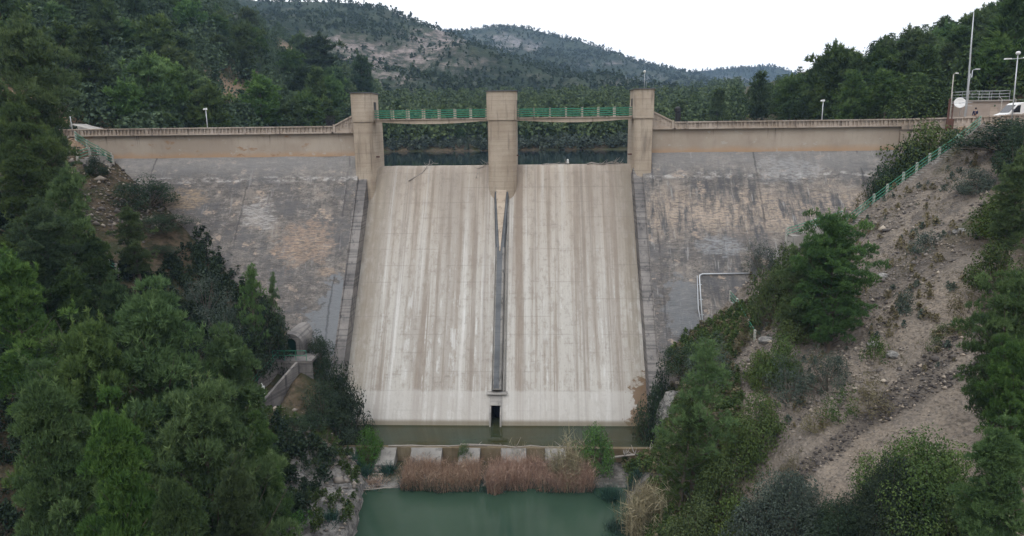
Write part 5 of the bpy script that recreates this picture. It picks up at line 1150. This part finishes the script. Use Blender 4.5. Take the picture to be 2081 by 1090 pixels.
# boulders along the pool edge and the cliff by the basin
import bmesh
def boulder(loc, s, label, seed, cat='boulder', mat=None, sub=4):
    bm = bmesh.new(); bmesh.ops.create_icosphere(bm, subdivisions=sub, radius=1); co = np.array([v.co for v in bm.verts])
    r_ = 1+.22*fbm(co[:, 0]*1.3+seed, co[:, 1]*1.3+co[:, 2]*1.7, 4)+.06*fbm(co[:, 0]*5+seed, co[:, 1]*5+co[:, 2]*4, 3)
    q = np.floor(co*2.2+seed*.37)/2.2*.12-seed*.37/2.2*.12
    for v, c_, rr, qq in zip(bm.verts, co, r_, q): v.co = Vector((c_*rr+qq)*np.array(s))
    me = bpy.data.meshes.new('boulder'); bm.to_mesh(me); bm.free(); me.materials.append(mat or ROCKM); o = bpy.data.objects.new('boulder', me); C.objects.link(o); o.location = tuple(map(float, loc)); o.rotation_euler = (0, 0, seed); return tag(o, label, cat)
rm = NT('pale_rock', .9, .2); n1 = rm.noise((1.2, 1.2, 2), 1, 7, .7); n2 = rm.noise((5, 5, 5), 1, 5, .7); rm.col(rm.mix(rm.rng(n2, .5, .7), rm.mix(rm.rng(n1, .4, .6), (.15, .145, .14), (.34, .325, .3)), (.07, .068, .064))); rm.bump(n1, .9, .15); ROCKM = rm.m
for px, pz, zz, s, lab in ((716, 1005, -24.7, (.5, .6, .55), 'pale rock at the tip of the left bank'), (725, 985, -24.8, (.35, .4, .35), 'small pale rock above the tip of the left bank'), (700, 1045, -24.8, (.5, .55, .5), 'white rock at the waterline of the left bank'),
                           (685, 1070, -24.9, (.45, .4, .4), 'lowest white rock at the left waterline'), (690, 975, -24.2, (1.2, .9, .5), 'flat grey rock behind the left bank tip'), (650, 1010, -24.0, (1.4, 1.1, .5), 'wide grey rock on the left bank'),
                           (625, 950, -23.6, (.9, .8, .6), 'rounded grey rock below the leftmost block'), (640, 905, -22.8, (.9, .7, .8), 'grey rock by the old channel posts')):
    p = at(px, pz, z=zz); boulder(p, s, lab, px*.1)
boulder((16.6, 58.6, -22.2), (1.9, 1.8, 3.2), 'tall pale cliff rock beside the right corner of the basin', 3.3)
boulder((17.4, 56.2, -22.6), (1.5, 1.4, 2.0), 'pale rock in front of the tall cliff rock', 5.1)
boulder((24.3, 63.8, -15.2), (1.4, 1.2, 2.2), 'brown rock face beside the steep steps', 2.2)
boulder((27.4, 63.5, -12.6), (1.8, 1.3, 2.4), 'rock outcrop under the large right pine', 4.4)
for px, py, s, lab in ((1560, 690, .5, 'small rock at the sand edge'), (1775, 700, .35, 'pale rock on the sand'), (1815, 720, .4, 'flat rock in the sandy patch'), (1950, 470, .45, 'smooth grey slab on the upper stony slope'), (1795, 560, .4, 'grey slab beside the large right pine')):
    p = hit(px, py); boulder(p-np.array([0, 0, s*.15]), (s*1.3, s, s*.6), lab, px*.3)

def stalks(name, pts, H, w, lean, mat, label, seed, cat, kind=None, leafn=2, par=None):
    """upright stalks as crossed thin blades with drooping leaves"""
    rs = np.random.RandomState(seed); n = len(pts); d = rs.randn(n, 3)*lean+np.array([0, 0, 1.]); h = H*rs.uniform(.6, 1.15, n)*(.88+.45*fbm(pts[:, 0]*.9, pts[:, 1]*.9+seed, 3)); T = rs.rand(n)
    parts = [blades(pts, d, h, np.full(n, w), rs, T)]; parts.append(blades(pts, d, h, np.full(n, w), rs, T))
    for _ in range(leafn):
        f = rs.uniform(.15, .85, (n, 1)); q = pts+d/np.linalg.norm(d, axis=1)[:, None]*h[:, None]*f
        parts.append(blades(q, d*.5+rs.randn(n, 3)*.55+np.array([0, 0, .1]), h*.28*rs.uniform(.5, 1.2, n), np.full(n, w*.9), rs, np.clip(T+.1, 0, 1)))
    b = 0; Vs, Fs, Ts = [], [], []
    for V, F, T in parts: Vs.append(V); Fs.append(F+b); b += len(V); Ts.append(T)
    o = mesh(name, np.concatenate(Vs), np.concatenate(Fs), mat, parent=par, tint=np.concatenate(Ts))
    return tag(o, label, cat, kind=kind) if par is None else o
def reedpts(n, x0, x1, seed, y0=51.8, y1=55.4, z=-25.05):
    rs = np.random.RandomState(seed); x = rs.uniform(x0, x1, n); fr = y0+fbm(x*.5, 4., 3)*.45; y = fr+(y1-fr)*rs.rand(n)**1.1
    k = fbm(x*.9+1, y*.9, 3) > -.28-.5*(y-y0 > .8); return np.stack([x, y, np.full(n, z)], 1)[k]
xa, xb, xc, xd = [at(q, 1003, z=-25)[0] for q in (812, 972, 990, 1206)]
stalks('reed_bed', reedpts(4200, xa, xb, 51), 2.0, .03, .19, REEDM, 'left bed of reddish dry reeds standing in the pool', 52, 'reeds', 'stuff')
stalks('reed_bed', np.concatenate([reedpts(5600, xc, xd, 53), reedpts(500, xc, xc+1.3, 56, 51.0, 52.5)]), 2.15, .03, .19, REEDM, 'right bed of reddish dry reeds standing in the pool', 54, 'reeds', 'stuff')
stalks('reed_bed', reedpts(1500, xa-.3, xd+.3, 57, 51.6, 54.6), 1.35, .04, .3, TEAL, 'green young blades at the foot of the reddish reeds', 58, 'reeds', 'stuff')
def clump(px, py, z, R, n, H, w, lean, mat, label, seed, name, cat, leafn=2):
    c = at(px, py, z=z); rs = np.random.RandomState(seed); q = rs.randn(n, 2)*R*.45; zz = np.maximum(Zg(c[0]+q[:, 0], c[1]+q[:, 1]), -25.1)-.05-c[2]
    pts = np.stack([q[:, 0], q[:, 1], zz], 1); t = thing(name, c, label, cat)
    dr = np.stack([q[:, 0], q[:, 1], q[:, 0]*0], 1); stalks('blades', pts, H, w, lean, mat, None, seed, cat, leafn=leafn, par=t); return t
clump(1160, 985, -24.9, .9, 60, 4.2, .05, .09, CANEM, 'tall pale canes with feathery tips rising from the right reeds', 61, 'cane_clump', 'cane', 14)
clump(1130, 985, -24.9, .5, 30, 3.3, .05, .12, CANEM, 'shorter pale canes left of the tall ones in the reeds', 62, 'cane_clump', 'cane', 12)
clump(1300, 1080, -24.6, 1.5, 230, 3.6, .05, .09, CANEM, 'big stand of straw coloured canes on the right pool bank', 63, 'cane_clump', 'cane', 12)
clump(1345, 1075, -24.2, 1.1, 60, 2.6, .05, .22, CANEM, 'leaning broken canes right of the big cane stand', 64, 'cane_clump', 'cane', 8)
clump(1240, 1010, -24.9, .8, 330, 1.7, .04, .42, TEAL, 'blue green rush tussock at the right end of the reeds', 65, 'rush_tussock', 'rushes', 1)
clump(1290, 1000, -24.6, .7, 220, 1.3, .04, .45, TEAL, 'smaller rush tussock behind the blue green one', 66, 'rush_tussock', 'rushes', 1)
clump(1255, 1075, -24.9, 1.0, 330, 1.3, .04, .5, TEAL, 'low rush tussock at the bottom right of the pool', 67, 'rush_tussock', 'rushes', 1)
clump(735, 965, -24.8, .8, 300, 1.4, .04, .5, TEAL, 'blue green rush tussock left of the reeds below the bright bush', 68, 'rush_tussock', 'rushes', 1)
clump(790, 960, -24.9, .7, 240, 1.1, .04, .6, TEAL, 'rush tussock touching the left end of the reeds', 69, 'rush_tussock', 'rushes', 1)
clump(675, 1075, -24.3, .7, 200, 1.1, .04, .5, TEAL, 'rush tussock on the lower left bank rocks', 70, 'rush_tussock', 'rushes', 1)
clump(1290, 912, -24.4, .9, 200, 1.2, .04, .4, REEDM, 'brown reeds at the right end of the sill', 71, 'reed_clump', 'reeds', 2)
clump(760, 985, -24.9, 1.0, 160, .9, .04, .9, REEDM, 'flattened dry reeds left of the reed bed', 72, 'reed_clump', 'reeds', 2)
clump(1050, 940, -24.9, .5, 60, 2.6, .03, .35, CANEM, 'thin straw stalks poking above the reeds by the centre', 73, 'cane_clump', 'cane', 3)

# ------------------------------------------------------------ haze
def box(name, x0, x1, y0, y1, z0, z1, mat):
    mb = MB(); mb.box(x0, x1, y0, y1, z0, z1); return mb.build(name, mat)
hz = bpy.data.materials.new('haze'); hz.use_nodes = True; n_ = hz.node_tree.nodes; n_.remove(n_['Principled BSDF'])
pv = n_.new('ShaderNodeVolumePrincipled'); pv.inputs['Color'].default_value = (.42, .62, .95, 1); pv.inputs['Density'].default_value = .00024; pv.inputs['Anisotropy'].default_value = .0
hz.node_tree.links.new(pv.outputs[0], n_['Material Output'].inputs['Volume'])
hb = box('haze', -1850, 1850, -520, 1800, -40, 190, hz); tag(hb, 'thin blue air haze over the valley', 'haze', kind='stuff')
